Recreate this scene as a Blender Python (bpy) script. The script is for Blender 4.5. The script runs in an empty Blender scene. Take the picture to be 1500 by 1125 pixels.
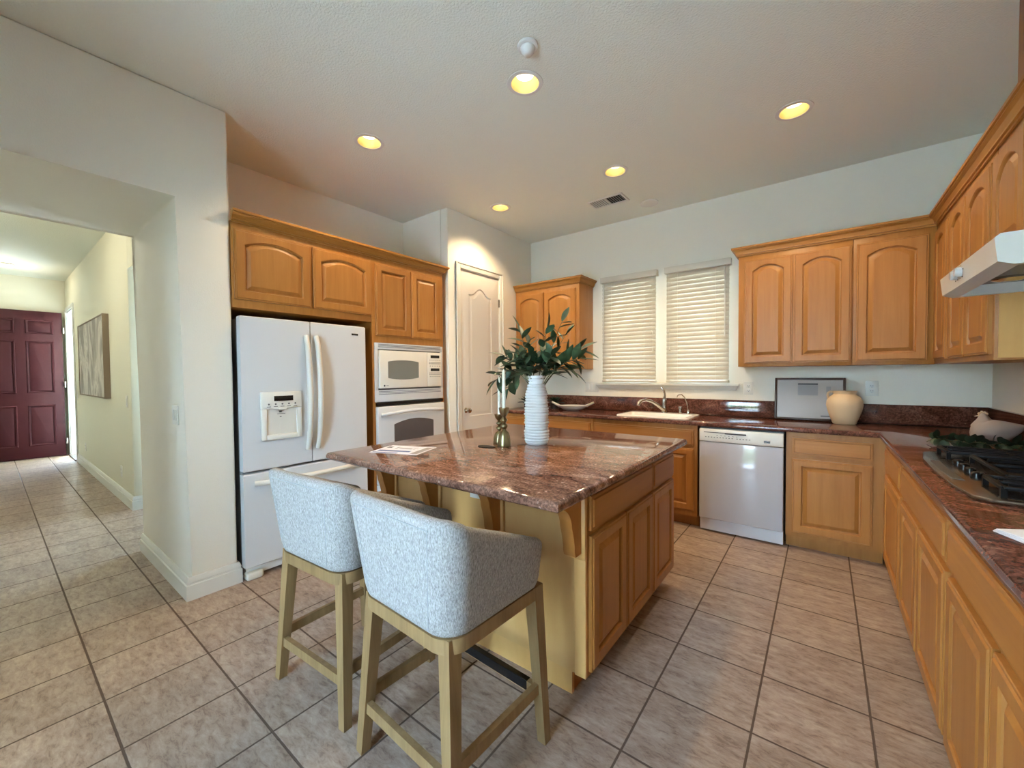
import bpy, bmesh, math, random
from mathutils import Vector, Matrix
random.seed(7)
C = bpy.context.scene.collection
SC = bpy.context.scene
PI = math.pi

# ------------------------------------------------------------------ camera
CAM_H = 1.32
YAW, PITCH, ROLL, FPX = -0.654414756, -0.0250317885, -0.00765845480, 593.969548
def camera():
    f = Vector((math.sin(YAW)*math.cos(PITCH), math.cos(YAW)*math.cos(PITCH), math.sin(PITCH)))
    r = Vector((math.cos(YAW), -math.sin(YAW), 0)); u = r.cross(f)
    c, s = math.cos(ROLL), math.sin(ROLL)
    r, u = c*r+s*u, -s*r+c*u
    cd = bpy.data.cameras.new('camera'); o = bpy.data.objects.new('camera', cd); C.objects.link(o)
    m = Matrix((r, u, -f)).transposed().to_4x4(); m.translation = (0, 0, CAM_H)
    o.matrix_world = m
    cd.sensor_fit = 'HORIZONTAL'; cd.sensor_width = 36; cd.lens = FPX/1500*36
    cd.clip_start = 0.02; cd.clip_end = 200
    SC.camera = o
camera()

# ------------------------------------------------------------------ world, sun, exposure
SC.view_settings.view_transform = 'Standard'; SC.view_settings.look = 'None'
SC.view_settings.gamma = 1; SC.view_settings.use_curve_mapping = False
SC.view_settings.exposure = 0.72
w = bpy.data.worlds.new('sky'); SC.world = w; w.use_nodes = True
nt = w.node_tree
bg = nt.nodes['Background']
tc = nt.nodes.new('ShaderNodeTexCoord'); sp = nt.nodes.new('ShaderNodeSeparateXYZ')
rp = nt.nodes.new('ShaderNodeValToRGB')
nt.links.new(tc.outputs['Generated'], sp.inputs[0]); nt.links.new(sp.outputs['Z'], rp.inputs[0])
rp.color_ramp.elements[0].position = 0.0; rp.color_ramp.elements[0].color = (0.66, 0.85, 1.0, 1)
rp.color_ramp.elements[1].position = 0.6; rp.color_ramp.elements[1].color = (0.37, 0.62, 1.0, 1)
nt.links.new(rp.outputs[0], bg.inputs[0]); bg.inputs[1].default_value = 29.0

def sun():
    l = bpy.data.lights.new('sun', 'SUN'); l.energy = 170.0; l.angle = 0.012; l.color = (1, .97, .92)
    o = bpy.data.objects.new('sun', l); C.objects.link(o)
    d = Vector((0.2, -0.5, -0.86))
    o.rotation_euler = d.to_track_quat('-Z', 'Y').to_euler(); o.location = (-6, 12, 9)
sun()
def portal(name, loc, rot, sx, sy):
    l = bpy.data.lights.new(name, 'AREA'); l.shape = 'RECTANGLE'; l.size = sx; l.size_y = sy
    l.cycles.is_portal = True
    o = bpy.data.objects.new(name, l); C.objects.link(o); o.location = loc; o.rotation_euler = rot
portal('sky_portal_patio', (-.925, -1.9, 1.23), (PI/2, 0, PI), .95, 2.4)
portal('sky_portal_entry', (-9.7, 1.08, 1.2), (PI/2, 0, 0), 0.82, 2.4)
portal('sky_portal_passage', (-4.75, 2.95, 1.55), (PI/2, 0, 0), .9, 1.3)
portal('sky_portal_sink', (-1.66, 4.45, 1.78), (PI/2, 0, 0), 0.6, 1.12)
portal('sky_portal_sink_second', (-0.975, 4.45, 1.78), (PI/2, 0, 0), 0.6, 1.12)

# ------------------------------------------------------------------ materials
def lin(h):
    if isinstance(h, str):
        h = [int(h[i:i+2], 16)/255 for i in (0, 2, 4)]
    return tuple((x/12.92 if x <= .04045 else ((x+.055)/1.055)**2.4) for x in h)+(1,)
def base(name, col, rough=.5, metal=0., spec=.5, **kw):
    m = bpy.data.materials.new(name); m.use_nodes = True
    b = m.node_tree.nodes['Principled BSDF']
    b.inputs['Base Color'].default_value = lin(col); b.inputs['Roughness'].default_value = rough
    b.inputs['Metallic'].default_value = metal; b.inputs['Specular IOR Level'].default_value = spec
    for k, v in kw.items(): b.inputs[k.replace('_', ' ')].default_value = v
    return m, m.node_tree, b
def N(t, typ, **kw):
    n = t.nodes.new(typ)
    for k, v in kw.items():
        if k in n.inputs.keys(): n.inputs[k].default_value = v
        else: setattr(n, k, v)
    return n
def ramp(t, fac, stops, interp='LINEAR'):
    r = t.nodes.new('ShaderNodeValToRGB'); cr = r.color_ramp; cr.interpolation = interp
    while len(cr.elements) < len(stops): cr.elements.new(0.5)
    for e, (p, c) in zip(cr.elements, stops): e.position = p; e.color = lin(c)
    t.links.new(fac, r.inputs[0]); return r.outputs[0]
def coords(t, scale=(1, 1, 1), kind='Object', rnd=False):
    tc = t.nodes.new('ShaderNodeTexCoord'); mp = t.nodes.new('ShaderNodeMapping'); mp.inputs['Scale'].default_value = scale
    t.links.new(tc.outputs[kind], mp.inputs[0])
    if rnd:
        oi = t.nodes.new('ShaderNodeObjectInfo'); mu = N(t, 'ShaderNodeMath', operation='MULTIPLY'); mu.inputs[1].default_value = 37.
        t.links.new(oi.outputs['Random'], mu.inputs[0]); t.links.new(mu.outputs[0], mp.inputs['Location'])
    return mp.outputs[0]
def bump(t, b, height, strength, dist=.002):
    n = N(t, 'ShaderNodeBump'); n.inputs['Strength'].default_value = strength; n.inputs['Distance'].default_value = dist
    t.links.new(height, n.inputs['Height']); t.links.new(n.outputs[0], b.inputs['Normal'])
def mix(t, fac, a, b_, mode='MIX'):
    m = t.nodes.new('ShaderNodeMix'); m.data_type = 'RGBA'; m.blend_type = mode
    if hasattr(fac, 'node'): t.links.new(fac, m.inputs[0])
    else: m.inputs[0].default_value = fac
    for v, i in ((a, 6), (b_, 7)):
        if hasattr(v, 'node'): t.links.new(v, m.inputs[i])
        else: m.inputs[i].default_value = lin(v)
    return m.outputs[2]

def wood(name, c0, c1, c2, scale, rough=.40):
    m, t, b = base(name, c1, rough, spec=.38)
    n1 = N(t, 'ShaderNodeTexNoise', Scale=1.0, Detail=5.0, Roughness=.6, Distortion=.35)
    t.links.new(coords(t, scale, rnd=True), n1.inputs['Vector'])
    n2 = N(t, 'ShaderNodeTexNoise', Scale=1.0, Detail=2.0)
    t.links.new(coords(t, tuple(s*.22 for s in scale), rnd=True), n2.inputs['Vector'])
    a = ramp(t, n1.outputs['Fac'], [(.28, c0), (.5, c1), (.75, c2)])
    bb = ramp(t, n2.outputs['Fac'], [(.35, c1), (.65, c2)])
    col = mix(t, .4, a, bb)
    oi = t.nodes.new('ShaderNodeObjectInfo')
    mr = N(t, 'ShaderNodeMapRange'); mr.inputs['To Min'].default_value = .90; mr.inputs['To Max'].default_value = 1.08
    t.links.new(oi.outputs['Random'], mr.inputs['Value'])
    h = t.nodes.new('ShaderNodeHueSaturation'); t.links.new(col, h.inputs['Color']); t.links.new(mr.outputs[0], h.inputs['Value'])
    t.links.new(h.outputs[0], b.inputs['Base Color'])
    bump(t, b, n1.outputs['Fac'], .05)
    return m
MAPLE = wood('maple_vertical_grain', '965f25', 'a56d32', 'b37d3e', (26, 26, 1.6))
MAPLEH = wood('maple_horizontal_grain', '965f25', 'a56d32', 'b37d3e', (1.6, 1.6, 26))
MAPLED = wood('maple_crown', '96601f', 'a56f2e', 'af7a39', (1.6, 1.6, 26))
PLY = wood('pale_maple_panel', 'bf8f50', 'cc9e5e', 'd8ad70', (7, 7, 1.4), .35)
OAK = wood('weathered_oak', '6f5736', '876b45', '9c8057', (40, 40, 3), .55)

def granite(name, dark, mid, light, pink, rough=.07):
    m, t, b = base(name, mid, rough)
    v = coords(t, (1, 1, 1), 'Object')
    st = coords(t, (5, 15, 9), 'Object')
    n1 = N(t, 'ShaderNodeTexNoise', Scale=1.0, Detail=6.0, Roughness=.68, Distortion=1.1); t.links.new(st, n1.inputs['Vector'])
    n2 = N(t, 'ShaderNodeTexNoise', Scale=95.0, Detail=3.0, Roughness=.7); t.links.new(v, n2.inputs['Vector'])
    vo = N(t, 'ShaderNodeTexVoronoi', Scale=150.0); t.links.new(v, vo.inputs['Vector'])
    a = ramp(t, n1.outputs['Fac'], [(.30, dark), (.44, mid), (.56, light), (.70, pink)])
    s = ramp(t, n2.outputs['Fac'], [(.38, '000000'), (.47, '808080'), (.57, 'ffffff')])
    c = mix(t, .55, a, s, 'MULTIPLY')
    g = ramp(t, vo.outputs['Color'], [(.90, '000000'), (.95, 'ffffff')], 'LINEAR')
    c = mix(t, g, c, pink)
    t.links.new(c, b.inputs['Base Color'])
    return m
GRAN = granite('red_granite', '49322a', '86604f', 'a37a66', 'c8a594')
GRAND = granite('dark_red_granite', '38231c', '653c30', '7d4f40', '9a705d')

def tile():
    m, t, b = base('floor_tile', 'a08f7c', .38)
    tc = t.nodes.new('ShaderNodeTexCoord'); sp = t.nodes.new('ShaderNodeSeparateXYZ'); t.links.new(tc.outputs['Object'], sp.inputs[0])
    P = .3525
    def axis(out, off):
        a = N(t, 'ShaderNodeMath', operation='SUBTRACT'); t.links.new(out, a.inputs[0]); a.inputs[1].default_value = off
        d = N(t, 'ShaderNodeMath', operation='DIVIDE'); t.links.new(a.outputs[0], d.inputs[0]); d.inputs[1].default_value = P
        fr = N(t, 'ShaderNodeMath', operation='FRACT'); t.links.new(d.outputs[0], fr.inputs[0])
        s = N(t, 'ShaderNodeMath', operation='SUBTRACT'); t.links.new(fr.outputs[0], s.inputs[0]); s.inputs[1].default_value = .5
        ab = N(t, 'ShaderNodeMath', operation='ABSOLUTE'); t.links.new(s.outputs[0], ab.inputs[0])
        fl = N(t, 'ShaderNodeMath', operation='FLOOR'); t.links.new(d.outputs[0], fl.inputs[0])
        return ab.outputs[0], fl.outputs[0]
    ax, fx = axis(sp.outputs['X'], -.197); ay, fy = axis(sp.outputs['Y'], .2685)
    mx = N(t, 'ShaderNodeMath', operation='MAXIMUM'); t.links.new(ax, mx.inputs[0]); t.links.new(ay, mx.inputs[1])
    nz = N(t, 'ShaderNodeTexNoise', Scale=60.0, Detail=2.0); t.links.new(tc.outputs['Object'], nz.inputs['Vector'])
    ma = N(t, 'ShaderNodeMath', operation='MULTIPLY_ADD'); t.links.new(nz.outputs['Fac'], ma.inputs[0]); ma.inputs[1].default_value = .006; t.links.new(mx.outputs[0], ma.inputs[2])
    gm = N(t, 'ShaderNodeMapRange'); t.links.new(ma.outputs[0], gm.inputs['Value'])
    gm.inputs['From Min'].default_value = .4895; gm.inputs['From Max'].default_value = .4940
    cb = t.nodes.new('ShaderNodeCombineXYZ'); t.links.new(fx, cb.inputs[0]); t.links.new(fy, cb.inputs[1])
    wn = N(t, 'ShaderNodeTexWhiteNoise'); t.links.new(cb.outputs[0], wn.inputs['Vector'])
    off = N(t, 'ShaderNodeVectorMath', operation='MULTIPLY_ADD'); t.links.new(wn.outputs['Color'], off.inputs[0]); off.inputs[1].default_value = (9, 9, 9); t.links.new(tc.outputs['Object'], off.inputs[2])
    sv = N(t, 'ShaderNodeVectorMath', operation='MULTIPLY'); t.links.new(off.outputs[0], sv.inputs[0]); sv.inputs[1].default_value = (.75, 1.9, 1)
    n1 = N(t, 'ShaderNodeTexNoise', Scale=7.0, Detail=7.0, Roughness=.68, Distortion=.25); t.links.new(sv.outputs[0], n1.inputs['Vector'])
    n2 = N(t, 'ShaderNodeTexNoise', Scale=24.0, Detail=6.0, Roughness=.74, Distortion=.5); t.links.new(sv.outputs[0], n2.inputs['Vector'])
    c1 = ramp(t, n1.outputs['Fac'], [(.30, '735f51'), (.48, '998371'), (.66, 'b9a896')])
    c2 = ramp(t, n2.outputs['Fac'], [(.36, '654f41'), (.46, '988270'), (.68, 'bfae9c')])
    c = mix(t, .55, c1, c2)
    hs = t.nodes.new('ShaderNodeHueSaturation'); t.links.new(c, hs.inputs['Color'])
    mr = N(t, 'ShaderNodeMapRange'); mr.inputs['To Min'].default_value = .90; mr.inputs['To Max'].default_value = 1.08
    t.links.new(wn.outputs['Value'], mr.inputs['Value']); t.links.new(mr.outputs[0], hs.inputs['Value'])
    c = mix(t, gm.outputs[0], hs.outputs[0], '5a4a3c')
    t.links.new(c, b.inputs['Base Color'])
    rr = N(t, 'ShaderNodeMapRange'); rr.inputs['To Min'].default_value = .36; rr.inputs['To Max'].default_value = .85
    t.links.new(gm.outputs[0], rr.inputs['Value']); t.links.new(rr.outputs[0], b.inputs['Roughness'])
    hh = N(t, 'ShaderNodeMath', operation='MULTIPLY_ADD'); t.links.new(gm.outputs[0], hh.inputs[0]); hh.inputs[1].default_value = -1.; 
    h2 = N(t, 'ShaderNodeMath', operation='MULTIPLY'); t.links.new(n1.outputs['Fac'], h2.inputs[0]); h2.inputs[1].default_value = .5
    t.links.new(h2.outputs[0], hh.inputs[2])
    bump(t, b, hh.outputs[0], .5, .004)
    return m
TILE = tile()
def plaster(name, col, sc=170, st=.25):
    m, t, b = base(name, col, .75, spec=.25)
    n = N(t, 'ShaderNodeTexNoise', Scale=float(sc), Detail=2.0, Roughness=.5); t.links.new(coords(t), n.inputs['Vector'])
    bump(t, b, n.outputs['Fac'], st, .003); return m
WALL = plaster('wall_paint', 'f1ecdd')
CEIL = plaster('ceiling_paint', 'eef0e2', 95, 1.0)
HALLW = plaster('wall_paint_warm_lit', 'e2dec9')  # same wall paint, with the hall's warm light put into its colour
TRIM = base('white_trim', 'deddd4', .35)[0]
PDOOR = base('painted_door', 'd9d3c9', .38)[0]
WHITE = base('white_enamel', 'd3d5d6', .22)[0]
WHITE2 = base('white_plastic', 'e4e1d6', .35)[0]
BISQ = base('off_white_metal', 'd9d6cb', .3)[0]
BLACK = base('black_plastic', '101012', .25)[0]
IRON = base('cast_iron', '070708', .5, spec=.2)[0]
DARKG = base('dark_gap', '1c1a18', .7)[0]
GREYS = base('appliance_side_grey', '6f7271', .5)[0]
OVENG = base('oven_glass', '5b5553', .12)[0]
MWG = base('microwave_glass', '7b7d76', .2)[0]
MARK = base('printed_mark', '6c6a66', .6)[0]
STEEL = base('brushed_steel', '969189', .24, 1.)[0]
CHROME = base('satin_chrome', 'c6c2ba', .16, 1.)[0]
BRASS = base('aged_brass', '8f8463', .32, 1.)[0]
RED = base('burgundy_door_paint', '2c060c', .55, spec=.2)[0]
CREAM = base('cream_wax', 'e9e3cf', .5, Subsurface_Weight=.0)[0]
LEDGE = base('slat_vinyl', 'd8d0be', .5)[0]
PORC = base('porcelain', 'ece4da', .15)[0]
PAPER = base('white_paper', 'e6e6ea', .7)[0]
BLUEP = base('blue_print', '3b4f84', .6)[0]
GREYP = base('grey_print', '9b9590', .6)[0]
INK = base('dark_print', '3a3a3e', .6)[0]
FRAMEW = base('walnut_frame', '4a3322', .4)[0]
FRAMEL = base('taupe_canvas_edge', '8d7d69', .6)[0]
LEAF = None
def leafm(name, a, b_, c):
    m, t, b = base(name, a, .45)
    n = N(t, 'ShaderNodeTexNoise', Scale=18.0, Detail=2.0); t.links.new(coords(t), n.inputs['Vector'])
    t.links.new(ramp(t, n.outputs['Fac'], [(.3, a), (.5, b_), (.72, c)]), b.inputs['Base Color']); return m
LEAF = leafm('olive_leaf', '1f3322', '2f4a31', '4a6444')
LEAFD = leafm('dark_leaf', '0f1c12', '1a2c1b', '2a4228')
STEM = base('twig', '5b5a3c', .7)[0]
def blindm():
    m, t, b = base('blind_slat', 'c6bda9', .5)
    tr = t.nodes.new('ShaderNodeBsdfTranslucent'); tr.inputs[0].default_value = lin('efe2c4')
    mx = t.nodes.new('ShaderNodeMixShader'); mx.inputs[0].default_value = .004
    t.links.new(b.outputs[0], mx.inputs[1]); t.links.new(tr.outputs[0], mx.inputs[2])
    t.links.new(mx.outputs[0], t.nodes['Material Output'].inputs[0]); return m
BLIND = blindm()
def fabric():
    m, t, b = base('heathered_fabric', 'b0aeaa', .95, spec=.1)
    n1 = N(t, 'ShaderNodeTexNoise', Scale=1.0, Detail=4.0, Roughness=.75); t.links.new(coords(t, (230, 230, 120)), n1.inputs['Vector'])
    n2 = N(t, 'ShaderNodeTexNoise', Scale=1.0, Detail=2.0); t.links.new(coords(t, (420, 420, 60)), n2.inputs['Vector'])
    c = mix(t, .5, ramp(t, n1.outputs['Fac'], [(.34, '65625f'), (.5, '9a9895'), (.66, 'c6c3be')]), ramp(t, n2.outputs['Fac'], [(.35, '7b7874'), (.6, 'bab7b1')]))
    t.links.new(c, b.inputs['Base Color']); b.inputs['Sheen Weight'].default_value = .05
    bump(t, b, n1.outputs['Fac'], .6, .002); return m
FAB = fabric()
def stonew(name, col, sc):
    m, t, b = base(name, col, .6)
    n = N(t, 'ShaderNodeTexNoise', Scale=float(sc), Detail=4.0); t.links.new(coords(t), n.inputs['Vector']); bump(t, b, n.outputs['Fac'], .35, .003); return m
VASEM = stonew('white_plaster_vase', 'e6e6e4', 40)
POTM = stonew('cream_clay', 'd3b48d', 25)
HENM = stonew('speckled_ceramic', '93837a', 90)
BOWLM = base('matte_greige_ceramic', 'b4aa9b', .5)[0]
def artm():
    m, t, b = base('abstract_painting', 'a8a095', .6)
    n = N(t, 'ShaderNodeTexNoise', Scale=1.0, Detail=6.0, Roughness=.65, Distortion=2.2); t.links.new(coords(t, (1.6, 1, .9)), n.inputs['Vector'])
    t.links.new(ramp(t, n.outputs['Fac'], [(.3, '6f675f'), (.45, '9d958b'), (.55, 'cfc8bd'), (.68, '8c8479')]), b.inputs['Base Color']); return m
ART = artm()
def glassm():
    m = bpy.data.materials.new('window_glass'); m.use_nodes = True; t = m.node_tree
    t.nodes.remove(t.nodes['Principled BSDF'])
    a = t.nodes.new('ShaderNodeBsdfTransparent'); g = t.nodes.new('ShaderNodeBsdfGlossy'); g.inputs['Roughness'].default_value = 0.02
    fr = t.nodes.new('ShaderNodeFresnel'); mx = t.nodes.new('ShaderNodeMixShader')
    t.links.new(fr.outputs[0], mx.inputs[0]); t.links.new(a.outputs[0], mx.inputs[1]); t.links.new(g.outputs[0], mx.inputs[2])
    t.links.new(mx.outputs[0], t.nodes['Material Output'].inputs[0]); return m
GLASS = glassm()
def emit(name, col, s):
    m = bpy.data.materials.new(name); m.use_nodes = True; t = m.node_tree
    b = t.nodes['Principled BSDF']; b.inputs['Base Color'].default_value = lin('eeeeee')
    b.inputs['Emission Color'].default_value = lin(col); b.inputs['Emission Strength'].default_value = s; return m
BULB = emit('lit_bulb', 'ffe6b4', 3.2)
HALLG = emit('hall_lamp_glow', 'fff0cc', 5)
CANIN = base('lamp_reflector', 'd8c486', .35)[0]

# ------------------------------------------------------------------ mesh helpers
def frame(o, u, n):
    u = Vector(u); n = Vector(n); v = Vector((0, 0, 1))
    return Matrix(((u.x, v.x, n.x, o[0]), (u.y, v.y, n.y, o[1]), (u.z, v.z, n.z, o[2]), (0, 0, 0, 1)))
def FX(x, y, z): return frame((x, y, z), (0, 1, 0), (1, 0, 0))       # front facing +x
def FY(x, y, z): return frame((x, y, z), (1, 0, 0), (0, -1, 0))      # front facing -y
def FXN(x, y, z): return frame((x, y, z), (0, -1, 0), (-1, 0, 0))    # front facing -x
class MB:
    def __init__(s): s.bm = bmesh.new()
    def box(s, x0, x1, y0, y1, z0, z1, bev=0, seg=2, M=None):
        vs = bmesh.ops.create_cube(s.bm, size=1)['verts']
        for v in vs:
            v.co = Vector(((x0+x1)/2+v.co.x*(x1-x0), (y0+y1)/2+v.co.y*(y1-y0), (z0+z1)/2+v.co.z*(z1-z0)))
        fs = set(f for v in vs for f in v.link_faces); allv = set(vs)
        if bev:
            es = list(set(e for v in vs for e in v.link_edges))
            r = bmesh.ops.bevel(s.bm, geom=es, offset=bev, segments=seg, affect='EDGES', profile=.5)
            allv |= set(r['verts']); allv = set(v for v in allv if v.is_valid)
        if M is not None:
            for v in allv: v.co = M @ v.co
        return s
    def lbox(s, M, u0, u1, v0, v1, n0, n1, bev=0, seg=2): return s.box(u0, u1, v0, v1, n0, n1, bev, seg, M)
    def rings(s, rings, cap0=True, cap1=True, closed=True):
        R = [[s.bm.verts.new(p) for p in r] for r in rings]
        n = len(R[0])
        for a, b in zip(R, R[1:]):
            for i in range(n if closed else n-1):
                j = (i+1) % n
                try: s.bm.faces.new((a[i], a[j], b[j], b[i]))
                except ValueError: pass
        for c, r in ((cap0, R[0]), (cap1, R[-1])):
            if c:
                try: s.bm.faces.new(r)
                except ValueError: pass
        return s
    def lathe(s, prof, c=(0, 0, 0), seg=32, M=None, cap0=True, cap1=True, wob=None):
        rs = []
        for k, (r, z) in enumerate(prof):
            ring = []
            for i in range(seg):
                a = 2*PI*i/seg; rr = r*(1+(wob(a, k) if wob else 0)); zz = z
                p = Vector((rr*math.cos(a), rr*math.sin(a), zz))
                ring.append((M @ p) if M is not None else p+Vector(c))
            rs.append(ring)
        return s.rings(rs, cap0, cap1)
    def tube(s, pts, r, seg=10, caps=True):
        pts = [Vector(p) for p in pts]; rs = []
        rad = r if isinstance(r, (list, tuple)) else [r]*len(pts)
        up = None
        for i, p in enumerate(pts):
            d = (pts[min(i+1, len(pts)-1)]-pts[max(i-1, 0)]).normalized()
            if up is None: up = Vector((0, 0, 1)) if abs(d.z) < .9 else Vector((1, 0, 0))
            a = d.cross(up).normalized(); b = a.cross(d).normalized(); up = b
            rs.append([p+(a*math.cos(2*PI*k/seg)+b*math.sin(2*PI*k/seg))*rad[i] for k in range(seg)])
        return s.rings(rs, caps, caps)
    def prism(s, poly, M, d0, d1):
        return s.rings([[M @ Vector((u, v, d0)) for u, v in poly], [M @ Vector((u, v, d1)) for u, v in poly]])
    def sweep(s, prof, path, closed=False):
        # prof: list of (out, z); path: list of (point2d, outward2d) mitred
        rs = [[Vector((p[0]+o*n[0], p[1]+o*n[1], z)) for o, z in prof] for p, n in path]
        return s.rings(rs)
    def ell(s, c, r, seg=20, rings=12, M=None):
        q = bmesh.ops.create_uvsphere(s.bm, u_segments=seg, v_segments=rings, radius=1)['verts']
        for v in q:
            p = Vector((v.co.x*r[0], v.co.y*r[1], v.co.z*r[2]))
            v.co = (M @ p if M is not None else p)+Vector(c)
        return s
    def build(s, name, mat, parent=None, smooth=35, world=True):
        bmesh.ops.recalc_face_normals(s.bm, faces=s.bm.faces[:])
        off = Vector((0, 0, 0))
        if parent is not None and world:
            q = parent
            while q is not None: off += q.location; q = q.parent
        elif parent is None and world:
            xs = [v.co for v in s.bm.verts]
            off = Vector(((min(v.x for v in xs)+max(v.x for v in xs))/2, (min(v.y for v in xs)+max(v.y for v in xs))/2, min(v.z for v in xs)))
        for v in s.bm.verts: v.co -= off
        if parent is not None and world:
            pass
        me = bpy.data.meshes.new(name); s.bm.to_mesh(me); s.bm.free()
        if smooth:
            me.polygons.foreach_set('use_smooth', [True]*len(me.polygons))
            me.set_sharp_from_angle(angle=math.radians(smooth))
        me.materials.append(mat)
        o = bpy.data.objects.new(name, me); C.objects.link(o)
        if parent is not None: o.parent = parent
        else: o.location = off
        return o
def empty(name, loc, label, cat, group=None):
    o = bpy.data.objects.new(name, None); C.objects.link(o); o.location = loc; o.empty_display_size = .05
    return tag(o, label, cat, group)
def tag(o, label, cat, group=None):
    o['label'] = label; o['category'] = cat
    if group: o['group'] = group
    return o
def struct(o, label=None):
    o['kind'] = 'structure'
    if label: o['label'] = label
    return o
def B(name, mat, ext, bev=0, seg=2, parent=None):
    return MB().box(*ext, bev, seg).build(name, mat, parent)
def cut(o, cutters):
    # cutters: list of MB in world coordinates
    for mb in cutters:
        bmesh.ops.recalc_face_normals(mb.bm, faces=mb.bm.faces[:])
        me = bpy.data.meshes.new('tmp'); mb.bm.to_mesh(me); mb.bm.free()
        c = bpy.data.objects.new('tmp', me); C.objects.link(c)
        md = o.modifiers.new('b', 'BOOLEAN'); md.object = c; md.operation = 'DIFFERENCE'; md.solver = 'EXACT'
        dg = bpy.context.evaluated_depsgraph_get(); dg.update()
        nm = bpy.data.meshes.new_from_object(o.evaluated_get(dg))
        o.modifiers.clear(); old = o.data; o.data = nm; bpy.data.meshes.remove(old)
        bpy.data.objects.remove(c); bpy.data.meshes.remove(me)
    nm.name = o.name
    nm.polygons.foreach_set('use_smooth', [True]*len(nm.polygons)); nm.set_sharp_from_angle(angle=math.radians(35))
    return o
def multi(name, mat, exts, bev=0):
    m = MB()
    for e in exts: m.box(*e, bev)
    return m.build(name, mat)

# ------------------------------------------------------------------ structure
CZ = 2.96
floor = B('floor', TILE, (-10.6, 1.08, -1.85, 4.4, -.1, 0)); struct(floor)
# floor material uses object coordinates = world coordinates
for v in floor.data.vertices: v.co += floor.location
floor.location = (0, 0, 0)
ceil = struct(B('ceiling', CEIL, (-10.6, 1.08, -1.85, 4.4, CZ, CZ+.22)))
CANS = [(-2.551, 1.695, 'recessed ceiling light in front of the refrigerator'),
        (-1.351, 1.903, 'recessed ceiling light above the island next to the small conical fixture'),
        (-.160, 3.141, 'recessed ceiling light over the dishwasher aisle, beyond the island'),
        (-1.357, 3.168, 'recessed ceiling light in front of the sink windows beside the air vent'),
        (-2.539, 3.144, 'recessed ceiling light close to the white pantry door')]
cut(ceil, [MB().lathe([(.082, CZ-.05), (.082, CZ+.14)], (x, y, 0), 32) for x, y, _ in CANS])
WX = -2.955
W1 = (-1.928, -1.392); W2 = (-1.233, -.718); WZ = (1.225, 2.335)
wb = struct(B('wall_back', WALL, (-3.75, 1.08, 4.245, 4.40, 0, CZ)))
cut(wb, [MB().box(a, b, 4.1, 4.6, *WZ) for a, b in (W1, W2)])
struct(B('wall_right', WALL, (.93, 1.08, -1.70, 4.245, 0, CZ)))
pw = struct(multi('wall_pantry', WALL, [(-3.04, -2.94, 2.81, 4.245, 0, CZ)], .008))
cut(pw, [MB().box(-3.2, -2.8, 2.972, 3.592, -.1, 2.392)])
struct(B('wall_pantry_side', WALL, (-3.63, -3.042, 2.81, 2.91, 0, CZ)))
struct(B('wall_alcove', WALL, (-3.75, -3.63, .962, 4.245, 0, CZ)))
m = MB(); m.prism([(-1.70, 0), (-1.0, 0), (-1.0, 2.37), (.71, 2.37), (.71, 0), (.962, 0), (.962, CZ), (-1.70, CZ)], frame((0, 0, 0), (0, 1, 0), (1, 0, 0)), -4.08, WX)
bmesh.ops.bevel(m.bm, geom=m.bm.edges[:], offset=.016, segments=3, affect='EDGES', profile=.5)
struct(m.build('wall_left', WALL))
hw = struct(B('wall_hall', HALLW, (-10.3, -5.40, .88, 1.03, 0, CZ), .012, 2))
cut(hw, [MB().box(-10.1, -9.30, .7, 1.2, -.1, 2.41)])
struct(B('wall_hall_header', HALLW, (-5.40, -4.08, .88, 1.03, 2.37, CZ)))
struct(B('wall_hall_left', HALLW, (-10.3, -4.08, -1.15, -1.0, 0, CZ)))
struct(B('wall_hall_end', HALLW, (-10.45, -10.3, -1.15, 1.03, 0, CZ)))
struct(B('wall_passage_left', HALLW, (-5.55, -5.40, 1.03, 2.9, 0, CZ)))
struct(B('wall_passage_right', HALLW, (-4.08, -3.95, .962, 2.9, 0, CZ)))
pe = struct(B('wall_passage_end', HALLW, (-5.40, -4.08, 2.75, 2.9, 0, CZ)))
cut(pe, [MB().box(-5.2, -4.3, 2.6, 3.0, .9, 2.2)])
m = MB()
for e in ((-5.2, -5.16, .9, 2.2), (-4.34, -4.3, .9, 2.2), (-5.16, -4.34, .9, .94), (-5.16, -4.34, 2.16, 2.2)): m.box(e[0], e[1], 2.82, 2.86, e[2], e[3])
wd = struct(m.build('window_3', TRIM)); MB().box(-5.16, -4.34, 2.838, 2.842, .94, 2.16).build('glass', GLASS, wd)  # window added at the unseen passage end to let daylight in
rear = struct(B('wall_rear', WALL, (-4.08, 1.08, -1.85, -1.70, 0, CZ)))
cut(rear, [MB().box(-1.40, -.45, -2.0, -1.5, .03, 2.43)])
m = MB()
for x in (-1.40, -.50): m.box(x, x+.05, -1.83, -1.76, .10, 2.36)
m.box(-1.40, -.45, -1.83, -1.76, .03, .10); m.box(-1.40, -.45, -1.83, -1.76, 2.36, 2.43)
pd = struct(m.build('door_3', TRIM))
MB().box(-1.40, -.45, -1.80, -1.795, .03, 2.43).build('glass', GLASS, pd)
struct(B('wall_unseen_porch_front', WALL, (-10.6, -8.9, 2.35, 2.5, -.12, 2.75)))  # unseen porch walls, put in to cut daylight on the entry door
struct(B('wall_unseen_porch_side', WALL, (-9.05, -8.9, 1.03, 2.35, -.12, 2.75)))
struct(B('unseen_porch_roof', WALL, (-10.6, -8.9, 1.03, 2.5, 2.752, 2.9)))  # porch roof, also unseen, put in to cut daylight at the entry
struct(B('added_eave', TRIM, (-4.0, 1.2, 4.402, 5.5, 2.80, 2.95)))  # eave added out of view to keep sun off the sink blinds
hm = MB(); hr = random.Random(2)
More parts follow.
